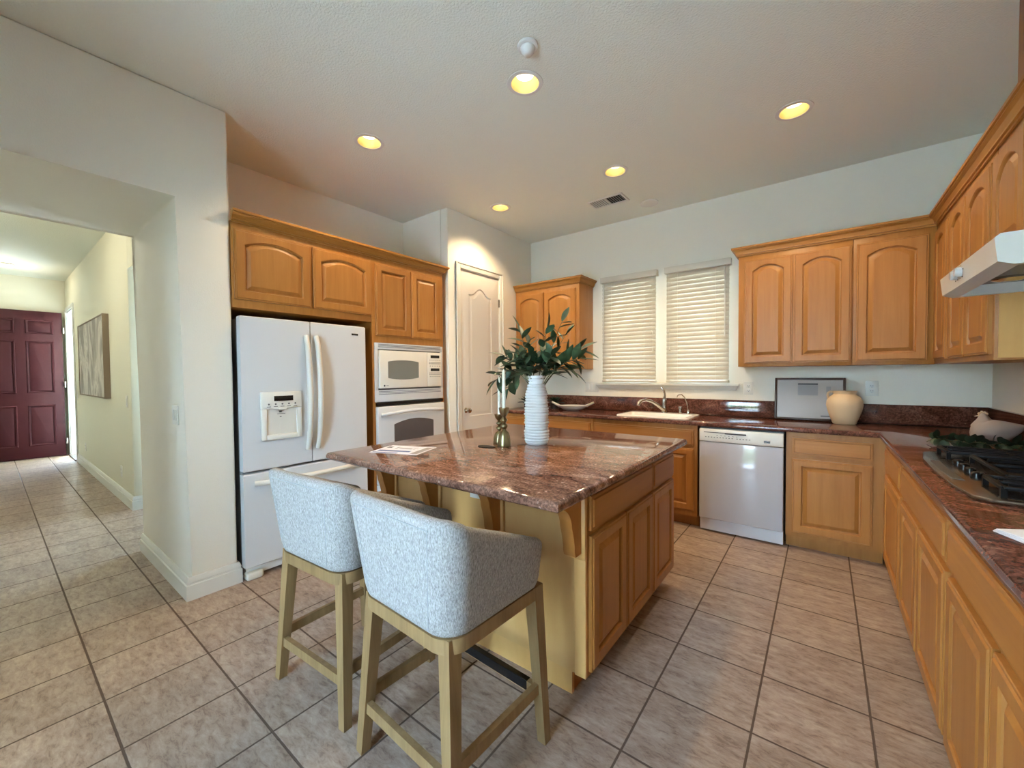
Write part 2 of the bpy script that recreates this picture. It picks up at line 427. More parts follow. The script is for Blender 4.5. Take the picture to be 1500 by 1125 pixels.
for i in range(26):
    hm.ell((-7+i*.5+hr.uniform(-.1, .1), -9.5+hr.uniform(-.2, .2), .55+hr.uniform(-.1, .25)), (.55, .5, 1.05+hr.uniform(0, .2)), 14, 10)
ho = hm.build('garden_hedge', LEAF); tag(ho, 'clipped green hedge outdoors beyond the patio door', 'hedge'); ho['kind'] = 'stuff'
g = base('outdoor_ground', 'd9dad8', .9)[0]
struct(B('ground', g, (-24, 14, -18, 18, -.35, -.12)))

# baseboards
BBP = [(0, 0), (.018, 0), (.018, .088), (.0115, .092), (.0115, .100), (.0145, .103), (.0145, .109), (.006, .132), (0, .134)]
m = MB()
m.sweep(BBP, [((-4.08, .71), (-1, -1)), ((WX, .71), (1, -1)), ((WX, .962), (1, 1)), ((WX-.03, .962), (0, 1))])
struct(m.build('baseboard_stub', TRIM))
m = MB(); m.sweep(BBP, [((-9.20, .88), (0, -1)), ((-5.40, .88), (1, -1)), ((-5.40, 2.7), (1, 0))]); struct(m.build('baseboard_hall', TRIM))
m = MB(); m.sweep(BBP, [((-2.94, 3.66), (1, 0)), ((-2.94, 3.70), (1, 0))]); struct(m.build('baseboard_pantry', TRIM))

# windows over the sink
for k, (a, b) in enumerate((W1, W2)):
    m = MB()
    for e in ((a, a+.035), (b-.035, b)): m.box(e[0], e[1], 4.33, 4.37, *WZ)
    for e in ((WZ[0], WZ[0]+.035), (WZ[1]-.035, WZ[1]), (1.755, 1.795)): m.box(a+.035, b-.035, 4.33, 4.37, *e)
    wd = struct(m.build('window_%d' % (k+1), TRIM))
    MB().box(a+.035, b-.035, 4.347, 4.352, *WZ).build('glass', GLASS, wd)
m = MB(); prof = [(0, 1.150), (.018, 1.150), (.022, 1.165), (.035, 1.188), (.045, 1.192), (.045, 1.208), (.040, 1.214), (0, 1.214)]
m.sweep(prof, [((-1.995, 4.245), (-1, -.0)), ((-1.995, 4.2449), (-1, -1)), ((-.655, 4.2449), (1, -1)), ((-.655, 4.245), (1, 0))])
struct(m.build('trim_1', TRIM))

def blind(x0, x1, z0, z1, label, wand_left):
    t = empty('window_blind', ((x0+x1)/2, 4.20, z0), label, 'blind', 'white blinds over the sink windows')
    yb = 4.216
    MB().box(x0-.012, x1+.012, 4.178, 4.243, z1-.062, z1, .004).build('valance', LEDGE, t)
    m = MB(); n = 25; top = z1-.058; pitch = (top-z0-.03)/n
    for i in range(n):
        zc = top-pitch*(i+.5)
        M = Matrix.Translation(((x0+x1)/2, yb, zc)) @ Matrix.Rotation(math.radians(72), 4, 'X')
        hw = (x1-x0)/2-.004; arc = [(-.026+.052*q/6, .0055*(1-(q/3-1)**2)) for q in range(7)]
        m.rings([[M @ Vector((sx, a, c)) for a, c in arc]+[M @ Vector((sx, a, c-.0024)) for a, c in reversed(arc)] for sx in (-hw, hw)])
    m.build('slats', BLIND, t)
    MB().box(x0+.004, x1-.004, yb-.025, yb+.02, z0, z0+.022, .004).build('bottom_rail', LEDGE, t)
    m = MB()
    for fx in (.2, .8):
        xx = x0+(x1-x0)*fx
        m.tube([(xx, yb-.027, top), (xx, yb-.027, z0+.02)], .0011, 6)
    m.build('ladder_cord', LEDGE, t)
    wx = x0+.03 if wand_left else x1-.035; cx = x1-.035 if wand_left else x0+.03
    m = MB(); m.tube([(wx, yb-.034, top-.02), (wx, yb-.036, z0+.43)], .004, 8); m.build('tilt_wand', TRIM, t)
    for dz, dx in ((.50, 0), (.32, .012)):
        m = MB(); m.tube([(cx+dx, yb-.031, top), (cx+dx, yb-.034, z0+dz)], .001, 6)
        m.lathe([(.002, z0+dz+.03), (.006, z0+dz+.022), (.009, z0+dz), (.006, z0+dz-.006)], (cx+dx, yb-.036, 0), 10)
        m.build('pull_cord', LEDGE, t)
blind(-1.957, -1.362, 1.222, 2.372, 'white slatted blind on the window closer to the pantry', True)
blind(-1.262, -.690, 1.222, 2.372, 'white slatted blind on the window closer to the three-door wall cabinets', False)

# pantry door
def arch_top(w, x, rise, kind):
    a = (x-w/2)/(w/2)
    if kind == 'arc': return rise*(1-a*a)
    a = min(1, abs(a)/.78); return rise*(.5+.5*math.cos(PI*a))     # cathedral
def panel_rings(m, M, w, h, levels, n=14, kind='arc'):
    # levels: (inset_l, inset_b, inset_t_side, rise, depth)
    rs = []
    for il, ib, it, rise, d in levels:
        pts = [(il, ib), (w-il, ib)]
        for i in range(n+1):
            x = (w-il)+(il-(w-il))*i/n
            pts.append((x, h-it-rise+arch_top(w-2*il, x-il, rise, kind)))
        rs.append([M @ Vector((u, v, d)) for u, v in pts])
    m.rings(rs)
def cab_door(M, w, h, parent, rise=.0, name='door', mat=None, fr=.056, label=None, t=.02):
    m = MB(); R = rise
    panel_rings(m, M, w, h, [(0, 0, 0, 0, 0), (0, 0, 0, 0, t-.007), (.002, .002, .002, 0, t-.005), (.009, .009, .009, 0, t-.005), (.012, .012, .012, 0, t),
        (fr, fr, fr*.85, R, t), (fr+.004, fr+.004, fr*.85+.004, R, t-.005), (fr+.006, fr+.006, fr*.85+.006, R, t-.014), (fr+.013, fr+.013, fr*.85+.013, R, t-.015),
        (fr+.036, fr+.036, fr*.85+.036, R, t-.002), (fr+.042, fr+.042, fr*.85+.042, R*.98, t-.002)])
    return m.build(name, mat or MAPLE, parent, 25)
def drawer(M, w, h, parent, t=.02):
    m = MB()
    panel_rings(m, M, w, h, [(0, 0, 0, 0, 0), (0, 0, 0, 0, t-.007), (.002, .002, .002, 0, t-.006), (.012, .012, .012, 0, t-.006), (.016, .016, .016, 0, t), (.03, .03, .03, 0, t)], 2)
    return m.build('drawer', MAPLEH, parent, 25)
def crown_sweep(path, z, name, parent=None):
    prof = [(0, z), (.009, z), (.009, z+.011), (.018, z+.012), (.019, z+.020), (.029, z+.041), (.042, z+.050), (.042, z+.056), (.050, z+.057), (.050, z+.072), (.0, z+.073)]
    m = MB(); m.sweep(prof, path); return m.build(name, MAPLED, parent, 12)

pdr = MB(); M = FX(-2.975, 2.976, .012)
panel_rings(pdr, M, .612, 2.375, [(0, 0, 0, 0, -.0), (0, 0, 0, 0, .034), (.002, .002, .002, 0, .035), (.125, .865, .155, .075, .035), (.132, .872, .162, .075, .029), (.150, .890, .180, .075, .027), (.165, .905, .195, .075, .033), (.175, .915, .205, .073, .033)], 24, 'cat')
d1 = struct(pdr.build('door_1', PDOOR, None, 30), 'white pantry door with arched raised panel')
m = MB(); panel_rings(m, FX(-2.9405, 2.976, .012), .612, .80, [(.125, .20, .12, 0, 0), (.128, .203, .123, 0, .003), (.15, .225, .145, 0, .003), (.155, .23, .15, 0, .001)], 2)
m.build('lower_panel', PDOOR, d1)
m = MB(); m.lathe([(.027, 0), (.027, .006), (.012, .010), (.010, .030), (.022, .036), (.028, .050), (.024, .062), (.008, .068)], seg=20, M=Matrix.Translation((-2.94, 3.04, .945)) @ Matrix.Rotation(PI/2, 4, 'Y'))
m.build('door_knob', CHROME, d1)
for z in (.25, 1.15, 2.12):
    MB().box(-2.95, -2.925, 3.585, 3.600, z-.045, z+.045, .004).build('hinge', STEEL, d1)
m = MB()
def casing(m, pts, M, wdt=.062, th=.018):
    for (u0, u1, v0, v1) in pts: m.lbox(M, u0, u1, v0, v1, 0, th, .005); 
Mc = FX(-2.94, 2.972, 0)
casing(m, [(-.066, -.004, 0, 2.458), (.624, .686, 0, 2.458), (-.004, .624, 2.396, 2.458)], Mc)
casing(m, [(-.066, -.050, 0, 2.458), (.670, .686, 0, 2.458), (-.050, .670, 2.442, 2.458)], Mc, th=.026)
struct(m.build('trim_2', TRIM))

# entry door in the hall
Md = FX(-10.13, -.085, .01); m = MB()
m.lbox(Md, 0, .91, 0, 2.385, -.035, 0, .002)
def relief(m, M, u0, u1, v0, v1, rise=0):
    panel_rings(m, M @ Matrix.Translation((u0, v0, 0)), u1-u0, v1-v0, [(0, 0, 0, rise, 0.0), (.006, .006, .006, rise, .006), (.022, .022, .022, rise, .004), (.03, .03, .03, rise, -.002), (.05, .05, .05, rise, .005)], 10)
d2 = struct(m.build('door_2', RED, None, 30), 'burgundy six panel entry door standing open')
m = MB()
for u0, u1 in ((.10, .40), (.51, .81)):
    relief(m, Md, u0, u1, 2.02, 2.24); relief(m, Md, u0, u1, 1.06, 1.90); relief(m, Md, u0, u1, .20, .86)
m.build('panel', RED, d2, 30)
for z in (.25, 1.2, 2.1):
    MB().box(-10.13, -10.095, .826, .845, z-.05, z+.05, .003).build('hinge', STEEL, d2)
m = MB(); Mh = FY(-10.1, .88, 0)
casing(m, [(-.066, -.004, 0, 2.475), (.804, .866, 0, 2.475), (-.004, .804, 2.413, 2.475)], Mh)
struct(m.build('trim_3', TRIM))
m = MB(); m.box(-10.1, -10.08, .882, 1.03, 0, 2.41); m.box(-9.32, -9.30, .882, 1.03, 0, 2.41); m.box(-10.08, -9.32, .882, 1.03, 2.39, 2.41)
struct(m.build('trim_4', TRIM))
struct(B('trim_5', base('bronze_threshold', '4a4038', .5)[0], (-10.08, -9.32, .85, 1.03, 0, .02)))

# ------------------------------------------------------------------ ceiling fixtures
for x, y, lab in CANS:
    t = empty('recessed_light', (x, y, CZ-.006), lab, 'ceiling light', 'recessed lights in the kitchen ceiling')
    MB().lathe([(.078, CZ-.001), (.080, CZ-.006), (.100, CZ-.004), (.102, CZ), (.100, CZ)], (x, y, 0), 40, cap0=False, cap1=False).build('trim_ring', WHITE2, t)
    MB().lathe([(.078, CZ-.004), (.072, CZ+.05), (.064, CZ+.11), (.02, CZ+.118)], (x, y, 0), 32, cap0=False).build('reflector', CANIN, t)
    MB().lathe([(.020, CZ+.10), (.046, CZ+.085), (.055, CZ+.060), (.048, CZ+.044), (.020, CZ+.036)], (x, y, 0), 28).build('bulb', BULB, t)
    l = bpy.data.lights.new('downlight', 'SPOT'); l.energy = 34; l.color = (1, .74, .45); l.spot_size = math.radians(128); l.spot_blend = .55; l.shadow_soft_size = .04
    o = bpy.data.objects.new('downlight', l); C.objects.link(o); o.parent = t; o.location = (0, 0, -.012)
for hx_, hy_, en, lab in ((-9.35, .22, 5, 'round glowing ceiling light in the hallway before the entry door'), (-5.7, -.3, 15, 'added ceiling light, out of view, in the hallway beyond the wide opening')):  # second light is added out of view to brighten the near hall
    t = empty('hall_ceiling_light', (hx_, hy_, CZ-.03), lab, 'ceiling light', 'hallway ceiling lights')
    MB().lathe([(.10, CZ), (.11, CZ-.012), (.10, CZ-.024)], (hx_, hy_, 0), 32).build('housing', WHITE2, t)
    MB().lathe([(.092, CZ-.024), (.085, CZ-.03), (.03, CZ-.033)], (hx_, hy_, 0), 32).build('diffuser', HALLG, t)
    l = bpy.data.lights.new('hall_glow', 'POINT'); l.energy = en; l.color = (1, .89, .70); l.shadow_soft_size = .08
    o = bpy.data.objects.new('hall_glow', l); C.objects.link(o); o.parent = t; o.location = (0, 0, -.10)
# conical fixture
t = empty('fire_sprinkler', (-1.187, 1.698, CZ-.05), 'small white conical fixture on the ceiling beside a recessed light', 'ceiling fixture')
MB().lathe([(.052, CZ), (.052, CZ-.010), (.044, CZ-.014)], (-1.187, 1.698, 0), 28).build('mounting_ring', WHITE2, t)
MB().lathe([(.038, CZ-.014), (.033, CZ-.030), (.020, CZ-.046), (.012, CZ-.050)], (-1.187, 1.698, 0), 28).build('cone', WHITE2, t)
tag(MB().lathe([(.085, CZ), (.085, CZ-.010), (.070, CZ-.016), (.020, CZ-.018)], (-1.346, 3.95, 0), 32).build('ceiling_speaker', WHITE2), 'flat white disc on the ceiling next to the air vent', 'ceiling speaker')
t = empty('air_vent', (-1.64, 3.66, CZ-.012), 'white louvred air register in the ceiling', 'vent')
m = MB(); vx0, vx1, vy0, vy1 = -1.815, -1.465, 3.56, 3.76
for e in ((vx0, vx1, vy0, vy0+.022), (vx0, vx1, vy1-.022, vy1), (vx0, vx0+.022, vy0+.022, vy1-.022), (vx1-.022, vx1, vy0+.022, vy1-.022), (-1.644, -1.636, vy0+.022, vy1-.022)):
    m.box(e[0], e[1], e[2], e[3], CZ-.010, CZ-.0005, .003)
m.build('vent_frame', WHITE2, t)
MB().box(vx0+.02, vx1-.02, vy0+.02, vy1-.02, CZ-.002, CZ-.0005).build('duct_opening', DARKG, t)
m = MB()
for i in range(14):
    x = vx0+.034+i*(vx1-vx0-.068)/13
    M = Matrix.Translation((x, (vy0+vy1)/2, CZ-.006)) @ Matrix.Rotation(math.radians(-50 if x < -1.64 else 50), 4, 'Y')
    m.box(-.006, .006, -(vy1-vy0)/2+.02, (vy1-vy0)/2-.02, -.0008, .0008, 0, 2, M)
m.build('louvres', WHITE2, t)

# ------------------------------------------------------------------ left wall: cabinets, refrigerator, ovens
XF = -2.952
t = empty('fridge_wall_cabinet', (-3.29, 1.455, 1.755), 'maple wall cabinet with two arched doors over the refrigerator', 'cabinet')
B('body', MAPLE, (-3.628, XF, .966, 1.955, 1.755, 2.30), .002, parent=t)
cab_door(FX(XF, .976, 1.806), .480, .442, t, .045); cab_door(FX(XF, 1.474, 1.806), .480, .442, t, .045)
t = empty('oven_cabinet', (-3.29, 2.35, 0), 'tall maple cabinet holding the microwave and wall oven', 'cabinet')
m = MB(); Y0, Y1 = 1.957, 2.745
m.box(-3.628, XF, Y0, Y0+.03, 0, 2.30); m.box(-3.628, XF, Y1-.03, Y1, 0, 2.30)
m.box(-3.628, XF, Y0+.03, Y1-.03, 1.592, 2.30); m.box(-3.628, XF, Y0+.03, Y1-.03, .10, .34); m.box(-3.628, XF-.07, Y0+.03, Y1-.03, 0, .10)
m.box(-3.628, -3.60, Y0+.03, Y1-.03, .34, 1.592)
m.build('body', MAPLE, t)
cab_door(FX(XF, 1.988, 1.648), .362, .592, t); cab_door(FX(XF, 2.356, 1.648), .345, .592, t)
drawer(FX(XF, 1.99, .13), .72, .19, t)
tag(crown_sweep([((XF+.001, .966), (1, 0)), ((XF+.001, 2.746), (1, 1)), ((-3.62, 2.746), (0, 1))], 2.290, 'crown_moulding'), 'stepped maple crown moulding along the top of the refrigerator wall cabinets', 'moulding')

# refrigerator
FXF = -2.895; FY0, FY1 = .985, 1.862; FM = 1.424
t = empty('refrigerator', (-3.25, 1.42, 0), 'white french door refrigerator with a water dispenser', 'refrigerator')
m = MB(); m.box(-3.60, FXF-.065, FY0+.006, FY1-.006, .03, 1.69, .006); m.build('body', GREYS, t)
def curved_door(y0, y1, z0, z1, cutr=None):
    m = MB(); n = 10; ptsf = []
    W = y1-y0
    poly = [(FXF-.062, y0), ]
    poly = []
    for i in range(n+1):
        a = i/n; poly.append((y0+W*a, FXF-.006+.006*(1-(2*a-1)**2)))
    ring = lambda z, ins: [Vector((FXF-.060, y0+ins, z))]+[Vector((x-ins, y0+ins+(y-y0)*(W-2*ins)/W, z)) for y, x in poly]+[Vector((FXF-.060, y1-ins, z))]
    m.rings([ring(z0, .006), ring(z0+.006, 0), ring(z1-.006, 0), ring(z1, .006)])
    return m
dl = curved_door(FY0, FM-.003, .705, 1.70); DZ0, DZ1, DY0, DY1 = .895, 1.213, 1.090, 1.348
dlo = dl.build('door', WHITE, t, 30)
cut(dlo, [MB().box(FXF-.050, FXF+.05, DY0+.03, DY1-.03, DZ0+.035, DZ0+.205)]) if False else None
curved_door(FM+.003, FY1, .705, 1.70).build('door', WHITE, t, 30)
curved_door(FY0, FY1, .085, .690).build('freezer_drawer', WHITE, t, 30)
MB().box(-3.5, FXF-.05, FY0+.02, FY1-.02, .02, .085, .004).build('base_grille', WHITE2, t)
for y in (FY0+.06, FY1-.06):
    MB().box(FXF-.10, FXF-.012, y-.05, y+.05, 0, .05, .014, 3).build('foot', WHITE2, t)
# dispenser
dp = MB()
dp.box(FXF-.01, FXF+.014, DY0, DY1, DZ0+.205, DZ1, .006)
dp.box(FXF-.01, FXF+.014, DY0, DY0+.034, DZ0, DZ0+.207, .006); dp.box(FXF-.01, FXF+.014, DY1-.034, DY1, DZ0, DZ0+.207, .006)
dp.box(FXF-.01, FXF+.014, DY0+.03, DY1-.03, DZ0, DZ0+.034, .006)
dpo = dp.build('dispenser', WHITE2, t)
MB().box(FXF-.0, FXF+.004, DY0+.03, DY1-.03, DZ0+.03, DZ0+.21).build('niche', BISQ, dpo)
MB().box(FXF+.010, FXF+.0155, DY0+.078, DY0+.200, DZ1-.062, DZ1-.028, .001).build('display', BLACK, dpo)
m = MB()
for i in range(5):
    y = DY0+.045+i*.042
    m.lathe([(.006, 0), (.006, .0012)], seg=10, M=Matrix.Translation((FXF+.0142, y, DZ1-.082)) @ Matrix.Rotation(PI/2, 4, 'Y'))
    m.box(FXF+.0142, FXF+.0152, y-.012, y+.012, DZ1-.100, DZ1-.096)
m.build('buttons', MARK, dpo)
m = MB(); m.box(FXF+.004, FXF+.005, DY0+.10, DY0+.15, DZ0+.168, DZ0+.172); m.box(FXF+.004, FXF+.005, DY0+.112, DY0+.128, DZ0+.178, DZ0+.190); m.box(FXF+.004, FXF+.005, DY0+.115, DY0+.126, DZ0+.148, DZ0+.154)
m.build('printed_mark', MARK, dpo)
m = MB(); m.box(FXF+.0135, FXF+.02, DY0+.10, DY0+.155, DZ0+.196, DZ0+.212, .003); m.build('spout', WHITE2, dpo)
def handle(y, z0, z1):
    pts = []
    for i in range(15):
        a = i/14; z = z0+(z1-z0)*a; bow = math.sin(PI*a)**.55
        pts.append((FXF+.004+.052*bow, y, z))
    m = MB(); m.tube(pts, [.016+.004*math.sin(PI*i/14) for i in range(15)], 12); return m.build('handle', BISQ, t)
handle(1.388, .80, 1.60); handle(1.462, .80, 1.60)
pts = [(FXF+.004+.045*math.sin(PI*i/14)**.5, FY0+.06+(FY1-FY0-.12)*i/14, .625) for i in range(15)]
m = MB(); m.tube(pts, .017, 12); m.build('handle', BISQ, t)
MB().box(FXF-.004, FXF+.0015, 1.742, 1.795, 1.628, 1.642, .001).build('badge', BLACK, t)
MB().box(FXF+.001, FXF+.0022, 1.750, 1.787, 1.6335, 1.6365).build('badge_lettering', MARK, t)

# microwave and oven
XA = -2.935
t = empty('built_in_microwave', (-3.2, 2.35, 1.09), 'white built-in microwave above the wall oven', 'microwave')
a0, a1 = 1.972, 2.722
m = MB(); m.box(-3.50, XF-.002, Y0+.034, Y1-.034, 1.10, 1.588); m.build('body', GREYS, t)
m = MB(); m.box(XF+.001, XA, a0, a1, 1.535, 1.588, .003); m.box(XF+.001, XA, a0, a0+.028, 1.19, 1.535, .003); m.box(XF+.001, XA, a1-.028, a1, 1.19, 1.535, .003); m.box(XF+.001, XA, a0, a1, 1.092, 1.192, .003)
m.build('trim_kit', WHITE, t)
for zz in ((1.548, 1.580), (1.150, 1.185)):
    m = MB()
    for i in range(3):
        z = zz[0]+.004+i*(zz[1]-zz[0])/3; m.box(XA-.001, XA+.0015, a0+.03, a1-.03, z, z+.0045)
    m.build('vent_grille', base('vent_grey', '6d7076', .5)[0], t)
wd0, wd1 = a0+.034, 2.520
m = MB(); m.box(XF, XA+.012, wd0, wd1-.002, 1.205, 1.525, .006, 3); dr = m.build('door', WHITE2, t)
m = MB(); n = 16
def lens(y0, y1, z0, z1, b0, b1, x, m):
    pts = [Vector((x, y0+(y1-y0)*i/n, z0-b0*(1-(2*i/n-1)**2))) for i in range(n+1)]+[Vector((x, y1+(y0-y1)*i/n, z1+b1*(1-(2*i/n-1)**2))) for i in range(n+1)]
    m.rings([pts, [p+Vector((.0015, 0, 0)) for p in pts]])
lens(2.088, 2.415, 1.292, 1.432, .014, .014, XA+.0115, m); m.build('window', MWG, dr)
MB().box(XF, XA+.010, wd1, a1-.030, 1.205, 1.525, .006, 3).build('control_panel', WHITE2, t)
for z in (1.474, 1.352): MB().box(XA+.009, XA+.0115, 2.560, 2.668, z, z+.026).build('display', BLACK, t)
for rows in (((1.452, 6), (1.430, 9), (1.418, 9), (1.396, 5)), ((1.332, 8), (1.318, 8), (1.298, 5))):
    m = MB()
    for z, nn in rows:
        for i in range(nn):
            y = 2.540+.145*(i+.5)/nn; m.box(XA+.009, XA+.0112, y-.005, y+.005, z, z+.006)
    m.build('keypad', MARK, t)
m = MB(); m.lathe([(.008, 0), (.008, .001)], seg=16, M=Matrix.Translation((XA+.0118, wd0+.045, 1.228)) @ Matrix.Rotation(PI/2, 4, 'Y')); m.box(XA+.0118, XA+.0126, wd0+.062, wd0+.085, 1.226, 1.230); m.build('maker_mark', INK, t)

t = empty('wall_oven', (-3.2, 2.35, .345), 'white built-in wall oven with a curved handle and dark window', 'oven')
MB().box(-3.50, XF-.002, Y0+.034, Y1-.034, .345, 1.086).build('body', GREYS, t)
m = MB(); m.box(XF+.001, XA, a0+.006, a1-.004, .345, .395, .003); m.build('lower_trim', WHITE, t)
m = MB(); m.box(XF+.001, XA+.004, a0+.006, a1-.004, 1.060, 1.086, .003); m.build('vent_trim', BLACK, t)
m = MB(); m.box(XF+.001, XA+.022, a0+.006, a1-.004, .400, 1.052, .006, 3); dr = m.build('door', WHITE, t)
m = MB(); lens(2.135, 2.575, .52, .895, 0, .035, XA+.0215, m); m.build('window', OVENG, dr)
pts = [(XA+.022+.045*math.sin(PI*i/14)**.45, a0+.035+(a1-a0-.06)*i/14, .985+.022*math.sin(PI*i/14)) for i in range(15)]
m = MB(); m.tube(pts, .014, 12); m.build('handle', WHITE, dr)

# ------------------------------------------------------------------ back wall upper cabinets
YU = 3.915
UB, UT = 1.365, 2.30
def upper(name, x0, x1, label, doors, rise=.045):
    t = empty(name, ((x0+x1)/2, 4.08, UB), label, 'cabinet', None)
    B('body', MAPLE, (x0, x1, YU, 4.243, UB, UT), .002, parent=t)
    for a, b in doors: cab_door(FY(a, YU, 1.392), b-a, .852, t, rise)
    return t
t = upper('wall_cabinet', -2.935, -2.085, 'short-width maple wall cabinet between the pantry corner and the windows', [(-2.915, -2.535), (-2.525, -2.125)])
crown_sweep([((-2.935, YU-.001), (0, -1)), ((-2.084, YU-.001), (1, -1)), ((-2.084, 4.24), (1, 0))], 2.290, 'crown_moulding', t)
upper('wall_cabinet', -.575, .168, 'maple wall cabinet with two arched doors right of the windows', [(-.530, -.198), (-.190, .160)])
upper('wall_cabinet', .170, .930-.332, 'maple wall cabinet with one wide arched door above the clay pot', [(.188, .560)])
XU = .602
t = empty('wall_cabinet', (.76, 3.3, UB), 'maple wall cabinet on the cooktop wall with three narrow arched doors', 'cabinet')
B('body', MAPLE, (XU, .928, 2.742, 4.243, UB, UT), .002, parent=t)
for a, b in ((3.88, 3.57), (3.50, 3.155), (3.145, 2.762)): cab_door(FXN(XU, a, 1.392), a-b, .852, t, .045)
B('side_panel', PLY, (XU+.012, .928, 2.738, 2.742, UB+.01, UT), 0, parent=t)
t = empty('hood_wall_cabinet', (.76, 2.36, 1.76), 'short maple cabinet with arched doors mounted above the range hood', 'cabinet')
B('body', MAPLE, (XU, .928, 1.978, 2.736, 1.765, UT), .002, parent=t)
cab_door(FXN(XU, 2.725, 1.80), .362, .445, t, .06); cab_door(FXN(XU, 2.352, 1.80), .362, .445, t, .06)
tag(B('vent_chase', MAPLE, (.655, .928, 1.98, 2.75, UT+.075, CZ-.002), .003), 'maple boxed vent chase rising from the hood cabinet to the ceiling', 'vent chase')
tag(crown_sweep([((-.576, 4.24), (-1, 0)), ((-.576, YU-.001), (-1, -1)), ((XU-.001, YU-.001), (-1, -1)), ((XU-.001, 1.98), (-1, 0))], 2.290, 'crown_moulding'), 'stepped maple crown moulding turning the corner above the cooktop side cabinets', 'moulding')

# range hood
t = empty('range_hood', (.69, 2.36, 1.63), 'off-white under-cabinet range hood with two white knobs', 'range hood')
m = MB(); h0, h1 = 1.985, 2.745
def hoodring(y): return [Vector((.927, y, 1.66)), Vector((.475, y, 1.655)), Vector((.440, y, 1.668)), Vector((.432, y, 1.745)), Vector((.445, y, 1.757)), Vector((.927, y, 1.760))]
m.rings([hoodring(h0), hoodring(h1)]); hs = m.build('housing', BISQ, t, 30)
cut(hs, [MB().box(.49, .90, h0+.03, h1-.03, 1.60, 1.735)])
B('filter_panel', base('filter_grey', '8d877c', .5)[0], (.50, .89, h0+.035, h1-.035, 1.700, 1.706), parent=t)
B('rear_baffle', BISQ, (.74, .90, h0+.032, h1-.032, 1.640, 1.70), .006, parent=t)
MB().lathe([(.05, 1.699), (.052, 1.690), (.030, 1.682)], (.60, 2.55, 0), 24).build('lamp_lens', CHROME, t)
for y in (2.455, 2.385):
    m = MB(); m.lathe([(.019, 0), (.019, .014), (.016, .020), (.004, .021)], seg=20, M=Matrix.Translation((.434, y, 1.713)) @ Matrix.Rotation(-PI/2, 4, 'Y')); kb = m.build('knob', WHITE, t)
    for k in range(5):
        a = k*2*PI/5+.3; MB().box(.4325, .4345, y+.026*math.cos(a)-.002, y+.026*math.cos(a)+.002, 1.712+.026*math.sin(a)-.002, 1.712+.026*math.sin(a)+.002).build('dial_mark', INK, t)

# ------------------------------------------------------------------ base cabinets
YB = 3.637; CT = .872
def base_back(x0, x1, label, fronts, xk0=None):
    t = empty('base_cabinet', ((x0+x1)/2, 3.94, 0), label, 'cabinet')
    m = MB(); m.box(x0, x1, YB, 4.243, .10, CT); m.box(x0, x1, YB+.075, 4.243, 0, .10); m.build('body', MAPLE, t)
    for k, a, b, z0, z1 in fronts:
        (drawer if k == 'dr' else cab_door)(FY(a, YB, z0), b-a, z1-z0, t)
    return t
base_back(-2.935, -1.792, 'maple base cabinet near the pantry door, under the oval dish', [('dr', -2.87, -2.34, .70, .835), ('dr', -2.30, -1.812, .70, .835), ('d', -2.87, -2.34, .13, .675), ('d', -2.30, -1.812, .13, .675)])
sb = base_back(-1.790, -.832, 'maple sink base cabinet beside the dishwasher', [('dr', -1.775, -.858, .70, .835), ('d', -1.775, -1.325, .145, .675), ('d', -1.315, -.858, .145, .675)])
base_back(-.214, .334, 'maple corner base cabinet with one drawer right of the dishwasher', [('dr', -.176, .272, .712, .835), ('d', -.176, .272, .132, .680)])
# dishwasher
t = empty('dishwasher', (-.523, 3.9, 0), 'white dishwasher with a button strip, set in the back counter', 'dishwasher')
B('tub', GREYS, (-.818, -.228, YB+.035, 4.20, .02, .862), parent=t)
YD = YB-.032
dd = MB().box(-.810, -.228, YD, YB-.001, .118, .752, .006, 3).build('door', base('glossy_white_enamel', 'bfbfc4', .09)[0], t)
cp = MB().box(-.810, -.228, YD-.004, YB-.001, .756, .858, .006, 3).build('control_panel', WHITE2, t)
MB().box(-.810, -.228, YB+.012, YB+.03, .012, .112).build('kick_plate', GREYS if False else base('pale_grey_metal', 'd3d5da', .4)[0], t)
m = MB(); m.box(-.775, -.47, YD-.0055, YD-.003, .829, .834); m.box(-.62, -.47, YD-.010, YD-.003, .823, .832, .002); m.build('latch_slot', INK, cp)
m = MB()
for i in range(15): 
    x = -.765+i*.0215+(.012 if i > 9 else 0); m.box(x, x+.010, YD-.0052, YD-.003, .790, .7955)
for i in range(6): x = -.68+i*.028; m.box(x, x+.010, YD-.0052, YD-.003, .807, .810)
m.build('buttons', MARK, cp)
m = MB(); m.box(-.352, -.312, YD-.0055, YD-.003, .779, .796); m.build('display', BLACK, cp)

XB = .334
def base_right(y0, y1, label, fronts):
    t = empty('base_cabinet', (.63, (y0+y1)/2, 0), label, 'cabinet')
    m = MB(); m.box(XB, .928, y0, y1, .10, CT); m.box(XB+.07, .928, y0, y1, 0, .10); m.build('body', MAPLE, t)
    for k, a, b, z0, z1 in fronts:
        (drawer if k == 'dr' else cab_door)(FXN(XB, b, z0), b-a, z1-z0, t)
    return t
base_right(2.826, YB-.002, 'maple base cabinet in the inner corner beyond the cooktop', [('dr', 2.85, 3.47, .70, .835), ('d', 2.85, 3.47, .125, .668)])
base_right(1.862, 2.824, 'maple base cabinet with two doors directly under the cooktop', [('dr', 1.885, 2.80, .70, .835), ('d', 2.352, 2.80, .125, .668), ('d', 1.885, 2.340, .125, .668)])
base_right(.90, 1.860, 'maple base cabinet on the camera side of the cooktop cabinet', [('dr', .92, 1.842, .70, .835), ('d', 1.425, 1.842, .125, .668), ('d', .92, 1.410, .125, .668)])
base_right(.20, .898, 'maple base cabinet at the open end of the cooktop run', [('dr', .22, .88, .70, .835), ('d', .22, .88, .125, .668)])

